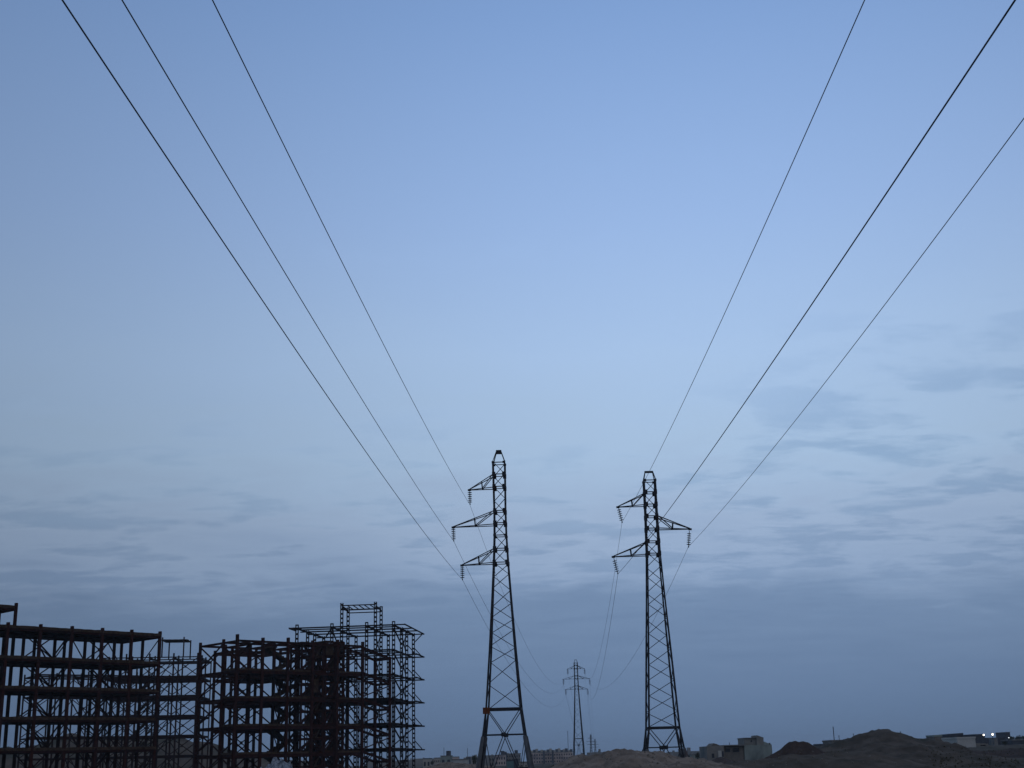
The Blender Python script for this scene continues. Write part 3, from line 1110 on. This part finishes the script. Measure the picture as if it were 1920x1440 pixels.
# --- frame D: tallest, battened columns and a portal on the roof
fd = Frame('tallest steel frame, slender perforated columns and a portal standing on its roof', (-29.77, 178.04), (.9945, -.1045), 'bluesteel', True)
UD = [0, 4.80, 9.55, 13.21]
VD = [0, 5.5, 9.3, 14.4]
LD = [3.45, 6.65, 9.85, 13.05, 16.25, 19.5]
OL, OR = -1.05, 14.75
for i, u in enumerate(UD):
    for j, v in enumerate(VD):
        port = i in (1, 2) and j in (1, 2)
        fd.col(u, v, 0, 23.3 if (port and j == 1) else (23.1 if port else (19.98 if j == 0 else 19.7)), .40)
for li, z in enumerate(LD):
    top = li == 5
    for j, v in enumerate(VD):
        h = .18 if top else (.17 if li > 2 else .26)
        fd.beam((UD[0], v, z), (UD[-1], v, z), .14, h)
        if top:
            fd.beam((OL, v, z), (UD[0], v, z), .12, .16)
            fd.beam((UD[-1], v, z), (OR, v, z), .12, .16)
        elif j >= 2:
            fd.beam((UD[-1], v, z), (OR, v, z), .12, .18)
            fd.brace((UD[-1] + .15, v, z + 1.25), (OR - .35, v, z + .1), .1, 'knee_brace')
    for vv in ((2.7,) if top else ((2.7,) if li > 2 else (2.7, 7.4, 11.8))):
        fd.beam((UD[0], vv, z + .02), (UD[-1], vv, z + .02), .10, .16, 'joist')
    for i, u in enumerate(UD):
        fd.beam((u, VD[0], z - .05), (u, VD[-1], z - .05), .16, .22 if li > 2 else .30)
    v_from = VD[0] if top else VD[2] - 1.5
    fd.beam((OR, v_from - (.3 if top else 0), z), (OR, VD[-1] + .3, z), .12, .16)
    if top:
        fd.beam((OL, -.3, z), (OL, 3.2, z), .12, .2)
        fd.slab(OL + .1, UD[0] + .2, -.2, 1.6, z + .08, .1, 41, 'eave_panel')
        fd.brace((UD[-1] + .1, VD[-1], z - 1.2), (OR - .3, VD[-1], z - .1), .1, 'knee_brace')
    else:
        if li < 4:
            fd.slab(UD[0] + .15, UD[1] - .15, .3, VD[1] - .1, z + .22, .14, li)
        if li < 3:
            fd.slab(UD[1] + .15, UD[3] - .15, .3, VD[1] - .2, z + .22, .14, li + 9)
            fd.slab(UD[2] + .15, UD[3] - .15, VD[1] + .2, VD[3] - .2, z + .22, .14, li + 13)
zb = [0.0] + LD
for li in range(6):
    z0, z1 = zb[li] + .05, zb[li + 1] - .2
    fd.xbrace((UD[2], VD[1]), (UD[2], VD[2]), z0, z1)
    fd.xbrace((UD[1], VD[1]), (UD[1], VD[2]), z0, z1) if li < 5 else None
    fd.xbrace((UD[3], VD[1]), (UD[3], VD[2]), z0, z1)
    fd.brace((UD[3] + .02, VD[0], z1 - .2), (UD[3] + .02, VD[1], z0 + 1.0), .12)
    fd.brace((UD[0], VD[1], z0), (UD[1], VD[1], z1)) if li < 5 else None
    fd.xbrace((UD[0], VD[3]), (UD[1], VD[3]), z0, z1) if li < 5 else None
    fd.brace((UD[1], VD[0], z1), (UD[1], VD[1], z0))
    if li < 4:
        fd.chevron((UD[1], VD[3]), (UD[2], VD[3]), z0, z1)
        fd.vee((UD[1], VD[1]), (UD[2], VD[1]), z0, z1)
        for u in (UD[1] + 1.6, UD[2] + 1.9):
            fd.col(u, VD[2], z0 - .05, z1 + .2, .26)
        fd.brace((UD[2], VD[3], z0), (UD[3], VD[3], z1))
    if li in (0, 1, 2, 3, 4):
        zt = zb[li + 1]
        fd.stair(UD[0] + .5, UD[1] - .4, VD[1] + .3, VD[1] + 1.6, zb[li], zt)
fd.brace((UD[1] - .9, VD[0] + .5, 18.3), (UD[1] - .1, VD[0] + .2, 19.3), .12)
# portal on the roof: trussed head between battened posts
for v, zt in ((VD[1], 22.95), (VD[2], 22.75)):
    fd.beam((UD[1], v, zt), (UD[2], v, zt), .12, .14)
zt = 22.35
fd.beam((UD[1], VD[1], zt), (UD[2], VD[1], zt), .12, .14)
fd.beam((UD[1], VD[2], zt - .02), (UD[2], VD[2], zt - .02), .12, .14)
for k in range(6):
    ua, ub = UD[1] + 4.75 * k / 6, UD[1] + 4.75 * (k + 1) / 6
    fd.brace((ua, VD[1], zt + .55), (ub, VD[1], zt), .11)
for u in (UD[1], UD[2]):
    fd.beam((u, VD[1], 22.65), (u, VD[2], 22.65), .12, .3)

# ------------------------------------------------------------------ banks and heaps of earth
heap('earth_bank', [(-40, 1404), (0, 1403), (14, 1400), (30, 1402), (55, 1399), (75, 1396), (95, 1387), (118, 1378), (134, 1373), (150, 1378), (165, 1382),
                    (200, 1382), (260, 1383), (340, 1383), (352, 1386), (366, 1392), (385, 1390), (400, 1394), (420, 1401), (436, 1409), (470, 1417), (520, 1423), (600, 1428)],
     262, 16, 'bank', 'long flat topped bank of grey earth behind the steel frames', 'earth bank', .45, seed=3, nx=140)
heap('earth_mound', [(1030, 1441), (1045, 1434), (1060, 1426), (1073, 1417), (1090, 1412.5), (1110, 1413), (1127, 1414), (1132, 1407), (1143, 1402), (1160, 1400.5),
                     (1180, 1402), (1203, 1406), (1225, 1408), (1248, 1413), (1270, 1418), (1292, 1421), (1325, 1427), (1360, 1433), (1400, 1439), (1420, 1442)],
     92, 9, 'heap', 'brown earth mound in front of the right pylon, scattered with stones', 'earth mound', .52, group='earth mounds', seed=11, nx=150, ny=40)
heap('earth_mound', [(1415, 1432), (1434, 1421), (1450, 1414), (1461, 1407), (1471, 1397), (1480, 1389.5), (1491, 1388), (1498, 1390.2), (1507, 1388), (1514, 1390), (1524, 1397),
                     (1534, 1404), (1548, 1411), (1562, 1417), (1580, 1426)],
     109, 4.0, 'heap_dark', 'small dark flat topped heap of earth between the house and the large mound', 'earth mound', .16, group='earth mounds', seed=17, nx=130, ny=34)
heap('earth_mound', [(1290, 1440), (1340, 1434), (1400, 1427), (1450, 1420), (1490, 1414), (1515, 1408), (1535, 1401), (1545, 1399), (1565, 1395), (1590, 1387), (1600, 1378.5), (1615, 1373), (1640, 1369.5), (1655, 1367), (1668, 1368.5),
                     (1672, 1374.5), (1690, 1377), (1706, 1382), (1718, 1386), (1745, 1384), (1760, 1387), (1775, 1394), (1788, 1402), (1800, 1408), (1830, 1413), (1860, 1419), (1890, 1427)],
     118, 17, 'heap_big', 'largest earth mound, long sloping brown hill at the right', 'earth mound', .55, group='earth mounds', seed=23, nx=150, ny=44)
heap('earth_mound', [(1330, 1444), (1370, 1434), (1410, 1427), (1440, 1420), (1470, 1416.5), (1500, 1416), (1540, 1413), (1600, 1411), (1650, 1414), (1700, 1423), (1750, 1438), (1770, 1444)],
     97, 6, 'heap_big', 'low grey swell of ground in front of the small dark heap', 'earth mound', .3, group='earth mounds', seed=53, nx=110)
heap('earth_mound', [(1310, 1433), (1330, 1427), (1345, 1421), (1352, 1419), (1362, 1424), (1385, 1428), (1420, 1424), (1450, 1419), (1500, 1414), (1560, 1410)],
     175, 8, 'heap_dark', 'low dark ridge of earth in front of the grey green house', 'earth mound', .25, group='earth mounds', seed=29, nx=90)
heap('earth_mound', [(1640, 1426), (1700, 1414), (1760, 1409), (1800, 1408), (1860, 1407), (1900, 1404), (1960, 1402)],
     150, 9, 'heap_dark', 'low dark swell of ground at the right edge below the white wall', 'earth mound', .3, group='earth mounds', seed=31, nx=90)
heap('earth_mound', [(795, 1440), (815, 1434), (830, 1430), (850, 1429), (872, 1431), (895, 1434), (915, 1436), (940, 1441)],
     205, 6, 'heap', 'low pale brown mound left of the left pylon, below the far houses', 'earth mound', .25, group='earth mounds', seed=37, nx=60)

# crumpled pale heap at the bottom of the picture
heap('sheeting_heap', [(482, 1444), (488, 1434), (494, 1430), (500, 1429.5), (506, 1428), (509, 1423), (513, 1417), (518, 1420), (521, 1423), (524, 1430), (529, 1434), (538, 1436), (547, 1441), (552, 1445)],
     146, 2.2, 'sheet', 'crumpled pale blue grey heap at the foot of the steel frames', 'heap', 1.3, seed=43, nx=90, ny=30)


# loose stones: nobody could count them
def stones():
    v, f = [], []
    r = random.Random(9)
    dg = bpy.context.evaluated_depsgraph_get()
    dg.update()
    n = 0
    while n < 260:
        if n < 170:
            px, py = r.uniform(1060, 1420), r.uniform(1402, 1439)
        else:
            px, py = r.uniform(1440, 1915), r.uniform(1372, 1439)
        d = ray(px, py).normalized()
        hit, loc, nor, idx, ob, mt = sc.ray_cast(dg, Vector((0, 0, EYE)), d, distance=260)
        n += 1
        if not hit or ob.name.split('.')[0] not in ('earth_mound', 'ground'):
            continue
        s = r.uniform(.03, .10) * (1.7 if r.random() < .06 else 1)
        base = len(v)
        for ring, (rr, zz) in enumerate(((.9, -.5), (1.0, .1), (.55, .6))):
            for k in range(5):
                a = 2 * pi * k / 5 + ring
                q = s * rr * r.uniform(.75, 1.2)
                v.append((loc.x + q * cos(a), loc.y + q * sin(a), loc.z + s * zz))
        for ring in (0, 1):
            for k in range(5):
                f.append((base + ring * 5 + k, base + ring * 5 + (k + 1) % 5, base + ring * 5 + 5 + (k + 1) % 5, base + ring * 5 + 5 + k))
        f.append(tuple(base + 10 + k for k in range(5)))
    tag(link('loose_stones', mesh('loose_stones', v, f, 'stone')), kind='stuff')


def scrub():
    v, f = [], []
    r = random.Random(21)
    dg = bpy.context.evaluated_depsgraph_get()
    dg.update()
    for n in range(1100):
        c = r.random()
        if c < .62:
            px, py = r.uniform(1430, 1920), 1400 + 40 * r.random() ** .8
        elif c < .8:
            px, py = r.uniform(1050, 1420), r.uniform(1405, 1440)
        else:
            px, py = r.uniform(780, 1060), r.uniform(1428, 1440)
        d = ray(px, py).normalized()
        hit, loc, nor, idx, ob, mt = sc.ray_cast(dg, Vector((0, 0, EYE)), d, distance=420)
        if not hit or ob.name.split('.')[0] not in ('earth_mound', 'ground'):
            continue
        if noise.noise(Vector((loc.x * .06, loc.y * .06, 5.5))) < -.05:
            continue
        s = r.uniform(.05, .16)
        for k in range(9):
            a, t = r.uniform(0, 2 * pi), r.uniform(.15, .9)
            dx, dy, dz = cos(a) * (1 - t * .6) * s, sin(a) * (1 - t * .6) * s, t * s
            w = s * .16
            b = len(v)
            ox, oy = loc.x + r.uniform(-.3, .3) * s, loc.y + r.uniform(-.3, .3) * s
            v += [(ox - sin(a) * w, oy + cos(a) * w, loc.z - .03), (ox + sin(a) * w, oy - cos(a) * w, loc.z - .03),
                  (ox + dx + sin(a) * w * .5, oy + dy - cos(a) * w * .5, loc.z + dz), (ox + dx - sin(a) * w * .5, oy + dy + cos(a) * w * .5, loc.z + dz)]
            f.append((b, b + 1, b + 2, b + 3))
    tag(link('dry_scrub', mesh('dry_scrub', v, f, 'scrub')), kind='stuff')


stones()
scrub()


# ------------------------------------------------------------------ trees
def crown_mesh(n, seed):
    r = random.Random(seed)
    v, f = [], []
    lobes = [(r.uniform(-.45, .45), r.uniform(-.45, .45), r.uniform(-.25, .45), r.uniform(.35, .6)) for _ in range(7)]
    for k in range(n):
        L = r.choice(lobes)
        p = Vector((r.gauss(0, 1), r.gauss(0, 1), r.gauss(0, 1))).normalized() * L[3] * r.random() ** .35
        p += Vector(L[:3])
        a = Vector((r.gauss(0, 1), r.gauss(0, 1), r.gauss(0, 1))).normalized()
        b = a.orthogonal().normalized()
        c = a.cross(b)
        s = r.uniform(.06, .13)
        i = len(v)
        v += [p + b * s + c * s * .4, p - b * s + c * s * .5, p - b * s * .7 - c * s * .5, p + b * s * .8 - c * s * .6]
        f.append((i, i + 1, i + 2, i + 3))
    return mesh('crown', v, f, 'leaf')


CROWNS = [crown_mesh(420, s) for s in (1, 2, 3)]


def tree(label, px, ytop, width_px, D, k=0, name='tree', sq=1.0, group=None):
    top = at(px, ytop, D)
    g0 = ground_z(top.x, D)
    H = max(1.0, top.z - g0)
    W = width_px * D / F_PX
    r = thing(name, label, 'tree' if name == 'tree' else 'bush', (top.x, D, g0), k * 1.3, group)
    th = H * .35 * sq
    link('trunk', sweep('trunk', [(0, 0, -.2), (.03 * H, 0, th), (0, .02 * H, H * .8)], .1, 7, 'bark', [.05 * H, .035 * H, .012 * H]), r)
    ch = (H - th * .6) / 2
    link('crown', CROWNS[k % 3], r, Matrix.Translation((0, 0, H - ch * 1.02)) @ Matrix.Diagonal((W / 1.7, W / 1.7, ch * 1.05, 1)))
    return r


# ------------------------------------------------------------------ houses and blocks of the town
def part_box(root, name, x0, x1, yt, yb, D, y0, y1, mat, px_mid=None):
    """box part given by its outline at distance D; y0..y1 is its depth behind the front plane of the thing"""
    o = root.location
    a, b = at(x0, yt, D), at(x1, yt, D)
    zt, zb_ = at((x0 + x1) / 2, yt, D).z, at((x0 + x1) / 2, yb, D).z
    return link(name, box_mesh(name, a.x - o.x, b.x - o.x, y0, y1, zb_ - o.z, zt - o.z, mat), root)


def house(label, x0, x1, yt, D, mat, depth=9.0, rows=0, cols=0, cat='house', name='house', win=(.5, .5), roof='trim', rz=0.0, door=False, group=None, tank=False, pole=False):
    a, b = at(x0, yt, D), at(x1, yt, D)
    zt = at((x0 + x1) / 2, yt, D).z
    xm = (a.x + b.x) / 2
    g0 = ground_z(xm, D) - .3
    W, H = b.x - a.x, zt - g0
    r = thing(name, label, cat, (xm, D, g0), rz, group)
    link('wall', box_mesh('wall', -W / 2, W / 2, 0, depth, 0, H - .28, mat), r)
    e = min(.25, W * .03)
    link('roof', box_mesh('roof', -W / 2 - e, W / 2 + e, -e, depth + e, H - .28, H, roof), r)
    if rows and cols:
        cw, ch = W / cols, (H - .9) / rows
        for i in range(cols):
            for j in range(rows):
                cx_ = -W / 2 + cw * (i + .5)
                cz = .35 + ch * (j + .5)
                w, h = cw * win[0] / 2, ch * win[1] / 2
                wd = link('window', box_mesh('window', cx_ - w, cx_ + w, -.05, .2, cz - h, cz + h, 'pane'), r)
                if cw * F_PX / D > 9:
                    link('sill', box_mesh('sill', cx_ - w - .1, cx_ + w + .1, -.16, .0, cz - h - .12, cz - h - .003, roof), wd)
    if door:
        link('door', box_mesh('door', W * .28, W * .28 + 1.0, -.05, .1, 0.3, 2.4, 'w_dark'), r)
    if tank:
        tz = H
        link('water_tank', sweep('water_tank', [(W * .2, depth * .4, tz), (W * .2, depth * .4, tz + 1.5)], 1.6, 10, 'w_dark'), r)
    if pole:
        link('antenna', sweep('antenna', [(-W * .22, depth * .3, H - .1), (-W * .22, depth * .3, H + 2.6)], .14, 5, 'w_dark'), r)
    return r


house('pale low far house with a dark roof edge, leftmost beside the tall steel frame', 793, 807, 1421.5, 470, 'w_pale', rows=1, cols=2, roof='w_dark')
house('far pale house with two rows of dark windows', 813.5, 828, 1420.5, 500, 'w_pale', rows=2, cols=4, win=(.5, .45))
house('tall olive grey far house with a roof tank and antenna', 826, 846, 1416.5, 455, 'w_green', rows=1, cols=2, tank=True, pole=True)
house('far pinkish house behind the olive grey one', 843, 859, 1418.6, 560, 'w_pink', rows=1, cols=3, roof='w_brown')
house('long low greenish white shed in the far town', 847, 877, 1423.0, 380, 'w_white', rows=1, cols=3, win=(.25, .35), cat='shed', name='shed')
house('narrow dark far house with a chimney at the end of the long shed', 874, 881, 1418.5, 430, 'w_dark', pole=True)
house('small grey far house framed by the left legs of the left pylon', 917, 926, 1416.5, 440, 'w_grey', rows=2, cols=2)
house('far pinkish house inside the legs of the left pylon', 929, 948, 1415, 560, 'w_pink', rows=2, cols=4, tank=True)
house('dark stair tower house in the far town', 945, 950, 1409.5, 640, 'w_dark')
house('far grey apartment house with dark windows between the pylon legs', 949, 976, 1412.5, 650, 'w_grey', rows=3, cols=6, win=(.5, .45), tank=True)
house('faded teal hut between the legs of the left pylon', 950, 967, 1424.5, 290, 'w_teal', depth=6, cat='hut', name='hut', roof='w_dark', door=True)
house('low pale wall house behind the teal hut', 966, 990, 1428.0, 320, 'w_pale', depth=6, rows=1, cols=3, win=(.3, .4))
BLK = [('pale pink apartment block nearest to the right leg of the left pylon', 995, 1018.5, 1410.5, 5),
       ('pale pink apartment block, middle one of the far row', 1021, 1035, 1410.0, 3),
       ('pale pink apartment block, widest and rightmost of the far row', 1037.5, 1074, 1409.5, 8)]
for lab, a, b, yt, nc in BLK:
    h = house(lab, a, b, yt, 720, 'w_pink', depth=12, rows=3, cols=nc, win=(.5, .5), cat='apartment block', name='apartment_block', roof='w_grey', group='apartment blocks of the far town')
    o = h.location
    for k in range(nc):
        xx = a + (b - a) * (k + .5) / nc
        p = at(xx, yt, 720)
        hh = .9 + .9 * ((k * 7) % 3) / 2
        link('roof_box', box_mesh('roof_box', p.x - o.x - .7, p.x - o.x + .7, 4, 6.5, p.z - o.z, p.z - o.z + hh, 'w_dark' if k % 2 else 'w_pale'), h)
house('dark stair tower between the first two apartment blocks', 1018.2, 1021.4, 1406.8, 712, 'w_dark', depth=6, cat='stair tower', name='stair_tower', roof='w_dark', group='stair towers of the far apartment blocks')
house('dark stair tower between the last two apartment blocks', 1034.6, 1038, 1406.2, 712, 'w_dark', depth=6, cat='stair tower', name='stair_tower', roof='w_dark', group='stair towers of the far apartment blocks')
house('long low grey green building behind the foot of the right pylon', 1296, 1324, 1413.5, 430, 'w_green', depth=8, rows=1, cols=4, win=(.2, .3), cat='shed', name='shed')

# house complex right of the right pylon
DH = 230.0
hc = at(1390, 1424, DH)
hs = thing('house', 'grey green house with a roof room and sloping stair head, beside the dark earth heap', 'house', (hc.x, DH, hc.z - 1.0))
B = lambda *a_: part_box(hs, *a_)
B('wall', 1395, 1447, 1396.5, 1436, DH, 0, 12, 'w_green')
B('wall', 1356, 1394.8, 1398.5, 1436, DH, .3, 10, 'w_brown')
B('wall', 1324, 1355.8, 1399, 1436, DH, -.6, 9, 'w_grey')
B('roof', 1355, 1396, 1396.5, 1398.4, DH, -.4, 10.3, 'trim')
B('roof_room', 1399, 1424, 1384, 1396.4, DH, 2.0, 9, 'w_grey')
B('roof', 1398, 1424.5, 1382.6, 1383.9, DH, 1.7, 9.3, 'trim')
B('window', 1411, 1413.5, 1387.5, 1391, DH, 1.9, 2.3, 'pane')
p = [at(1421.5, 1378.3, DH), at(1434, 1382.5, DH), at(1434, 1396.4, DH), at(1421.5, 1396.4, DH)]
vv = [(q.x - hc.x, y_, q.z - hc.z + 1.0) for y_ in (1.2, 7.0) for q in p]
link('stair_head', mesh('stair_head', vv, BOXF, 'w_grey'), hs)
p = [at(1434.2, 1390, DH), at(1446, 1394.5, DH), at(1446, 1396.4, DH), at(1434.2, 1396.4, DH)]
vv = [(q.x - hc.x, y_, q.z - hc.z + 1.0) for y_ in (1.2, 6.0) for q in p]
link('parapet', mesh('parapet', vv, BOXF, 'w_green'), hs)
B('chimney', 1432.6, 1434.8, 1381.5, 1396.4, DH, 3.0, 4.2, 'w_dark')
B('post', 1444.5, 1446.5, 1392.8, 1396.4, DH, 1.0, 1.5, 'w_dark')
p = [at(1333, 1399, DH), at(1338, 1393.5, DH), at(1344, 1395, DH), at(1352, 1399, DH)]
vv = [(q.x - hc.x, y_, q.z - hc.z + 1.0) for y_ in (0, 6.0) for q in p]
link('gable', mesh('gable', vv, BOXF, 'w_brown'), hs)
B('window', 1360, 1369, 1403.8, 1410, DH, .22, .6, 'pane')
B('window', 1374, 1386, 1402.2, 1410, DH, .22, .6, 'pane')
B('door', 1345.3, 1351.5, 1407.5, 1420, DH, -.72, -.5, 'w_white')
B('door', 1352.2, 1355.5, 1408.5, 1419, DH, -.70, -.5, 'w_dark')
B('window', 1333.5, 1338, 1413, 1421, DH, -.68, -.5, 'pane')
B('antenna', 1374.2, 1375.1, 1391.5, 1396.4, DH, 4, 4.15, 'w_dark')

# right hand houses
house('low brown house left of the largest mound', 1538, 1554, 1394.5, 255, 'w_brown', depth=6, roof='w_dark')
house('grey brown house half hidden by the largest mound, poles on its roof', 1559, 1596, 1387, 270, 'w_grey', depth=8, pole=True, roof='w_brown')
house('small brown hut with a slanting foot right of the largest mound', 1752, 1766, 1378, 240, 'w_brown', depth=5, cat='hut', name='hut', roof='w_green')
DS = 255.0
hc2 = at(1792, 1395, DS)
s2 = thing('house', 'brown house under a dark slanting roof, left of the white walled one', 'house', (hc2.x, DS, hc2.z - 1))
part_box(s2, 'wall', 1770, 1805, 1381.5, 1409, DS, 0, 8, 'w_brown')
p = [at(1779.5, 1376.6, DS), at(1805, 1374.2, DS), at(1806, 1381.4, DS), at(1779.5, 1381.4, DS)]
vv = [(q.x - hc2.x, y_, q.z - hc2.z + 1.0) for y_ in (-.3, 8.2) for q in p]
link('roof', mesh('roof', vv, BOXF, 'w_dark'), s2)
part_box(s2, 'window', 1789, 1794, 1385.5, 1389, DS, -.06, .2, 'pane')
house('bare white walled box house, the palest one at the right', 1794, 1828, 1381.6, 225, 'w_white', depth=8, roof='w_white')
house('dark blue grey house behind the white walled one', 1827.5, 1846, 1376.3, 320, 'w_dark', depth=9, roof='w_dark')
DA = 250.0
ha = at(1840, 1403, DA)
s3 = thing('gate_wall', 'low grey wall with a dark arched opening, beside the white walled house', 'wall', (ha.x, DA, ha.z - .6))
part_box(s3, 'wall', 1828.5, 1838, 1393.5, 1407, DA, 0, .6, 'w_grey')
part_box(s3, 'wall', 1848.5, 1853, 1394.5, 1407, DA, 0, .6, 'w_grey')
part_box(s3, 'lintel', 1838, 1848.5, 1393.8, 1396.6, DA, .002, .598, 'w_grey')
part_box(s3, 'opening_shade', 1838, 1848.5, 1396.6, 1407, DA, .35, .45, 'pane')  # dark sheet in pane colour, stands in for the shade inside the opening
house('long dark building below the two bright lamps', 1844, 1884, 1383, 345, 'w_dark', depth=10, rows=1, cols=5, win=(.35, .3), roof='w_dark', cat='building', name='building')
house('small pale block set into the long dark building', 1864, 1870, 1383.8, 330, 'w_grey', depth=4, cat='hut', name='hut')
house('blue grey cube building on the skyline at the right edge', 1885, 1893.5, 1372.5, 480, 'w_dark', depth=10, roof='w_dark', cat='building', name='building')
house('dark shed at the far right edge under the trees', 1898, 1930, 1386, 330, 'w_dark', depth=8, cat='shed', name='shed')

# trees of the town
tree('round dark tree beside the left leg of the left pylon', 891, 1414, 13, 285, 0)
tree('small dark tree left of the far pale house with windows', 810.5, 1424, 8, 420, 1)
tree('dark tree on the skyline left of the grey green house', 1307, 1410, 11, 300, 2)
tree('dark bush at the left corner of the grey green house', 1322, 1413, 8, 236, 1, 'bush', .5)
for i, (px, yt, w) in enumerate(((1899, 1379, 16), (1911, 1376, 18), (1924, 1377, 20))):
    tree(('leftmost of the dark trees at the right edge', 'tallest of the dark trees at the right edge', 'dark tree cut by the right edge')[i], px, yt, w, 400, i, group='dark trees at the right edge')
tree('low dark bush below the long dark building', 1884, 1396, 14, 235, 2, 'bush', .4)
tree('small bush at the foot of the right pylon', 1292, 1413, 9, 165, 0, 'bush', .4)


# floodlights
def lamp(label, px, py, D, size, mat):
    p = at(px, py, D)
    g0 = ground_z(p.x, D)
    r = thing('flood_lamp', label, 'lamp', (p.x, D, g0), 0, 'lit lamps at the right edge')
    link('pole', sweep('pole', [(0, .15, -.2), (0, .15, p.z - g0 + .1)], .12, 6, 'w_dark'), r)
    h = link('lamp_head', box_mesh('lamp_head', -size * .75, size * .75, .02, .3, p.z - g0 - size * .7, p.z - g0 + size * .8, 'w_dark'), r)
    n = 10
    v = [(size * .62 * cos(2 * pi * k / n), y_, p.z - g0 + size * .62 * sin(2 * pi * k / n)) for y_ in (-.06, .03) for k in range(n)]
    f = [tuple(range(n)), tuple(range(2 * n - 1, n - 1, -1))] + [(k, n + k, n + (k + 1) % n, (k + 1) % n) for k in range(n)]
    link('lens', mesh('lens', v, f, mat), h)


lamp('left one of the two bright floodlights at the right edge', 1844.5, 1378, 300, .26, 'lamp')
lamp('right one of the two bright floodlights at the right edge', 1861, 1377, 300, .30, 'lamp')
lamp('small faint lamp right of the two floodlights', 1891.5, 1383.2, 300, .13, 'lamp2')

# thin masts of the skyline
for px, yt, D, lab in ((1064.3, 1371, 800, 'thin faint mast on the skyline left of the distant pylon'), (1688.5, 1372, 190, 'thin pole standing behind the largest mound'),
                       (1573, 1379.5, 262, 'short pole by the grey brown house left of the largest mound'), (1600, 1376, 255, 'taller thin pole at the left shoulder of the largest mound')):
    p = at(px, yt, D)
    g0 = ground_z(p.x, D)
    r = thing('mast', lab, 'pole', (p.x, D, g0))
    w = .065 * D / 200
    link('pole', sweep('pole', [(0, 0, -.2), (0, 0, p.z - g0)], w, 6, 'w_dark'), r)
    link('finial', box_mesh('finial', -w * .8, w * .8, -w * .8, w * .8, p.z - g0 - .15, p.z - g0 + .05, 'w_dark'), r)


# the rest of the town is one far mass of roofs
def far_town():
    r = random.Random(5)
    v, f = [], []
    for k in range(150):
        px = r.uniform(700, 1330) if k < 95 else r.uniform(1330, 1920)
        D = r.uniform(760, 1300)
        x = at(px, 1410, D).x
        g0 = ground_z(x, D)
        w, h, d = r.uniform(4, 12), r.uniform(2.8, 5.4) * (1.25 if r.random() < .12 else 1), r.uniform(6, 12)
        b = len(v)
        for z in (g0 - .5, g0 + h):
            v += [(x - w / 2, D, z), (x + w / 2, D, z), (x + w / 2, D + d, z), (x - w / 2, D + d, z)]
        f += [tuple(b + i for i in q) for q in BOXF]
        if r.random() < .5:
            b = len(v)
            xx, ww, hh = x + r.uniform(-.3, .3) * w, r.uniform(.8, 2.2), r.uniform(.8, 2.2)
            for z in (g0 + h - .2, g0 + h + hh):
                v += [(xx - ww / 2, D + 1, z), (xx + ww / 2, D + 1, z), (xx + ww / 2, D + 4, z), (xx - ww / 2, D + 4, z)]
            f += [tuple(b + i for i in q) for q in BOXF]
    tag(link('distant_town', mesh('distant_town', v, f, 'w_grey')), kind='stuff')


far_town()

# ------------------------------------------------------------------ air
hz = box_mesh('haze', -3400, 3400, -3400, 3400, -2.5, 41.0, 'soil')
hz.materials.clear()
hm = bpy.data.materials.new('haze_air')
hm.use_nodes = True
g = NT(hm.node_tree)
pv_ = g.n('ShaderNodeVolumePrincipled')
pv_.inputs['Color'].default_value = (.90, .95, 1.0, 1)
pv_.inputs['Density'].default_value = 0.00018
pv_.inputs['Anisotropy'].default_value = 0.2
out = g.n('ShaderNodeOutputMaterial')
g.link(pv_.outputs[0], out.inputs['Volume'])
hz.materials.append(hm)
ho = link('haze', hz)
tag(ho, kind='stuff')
sc.cycles.volume_bounces = 1
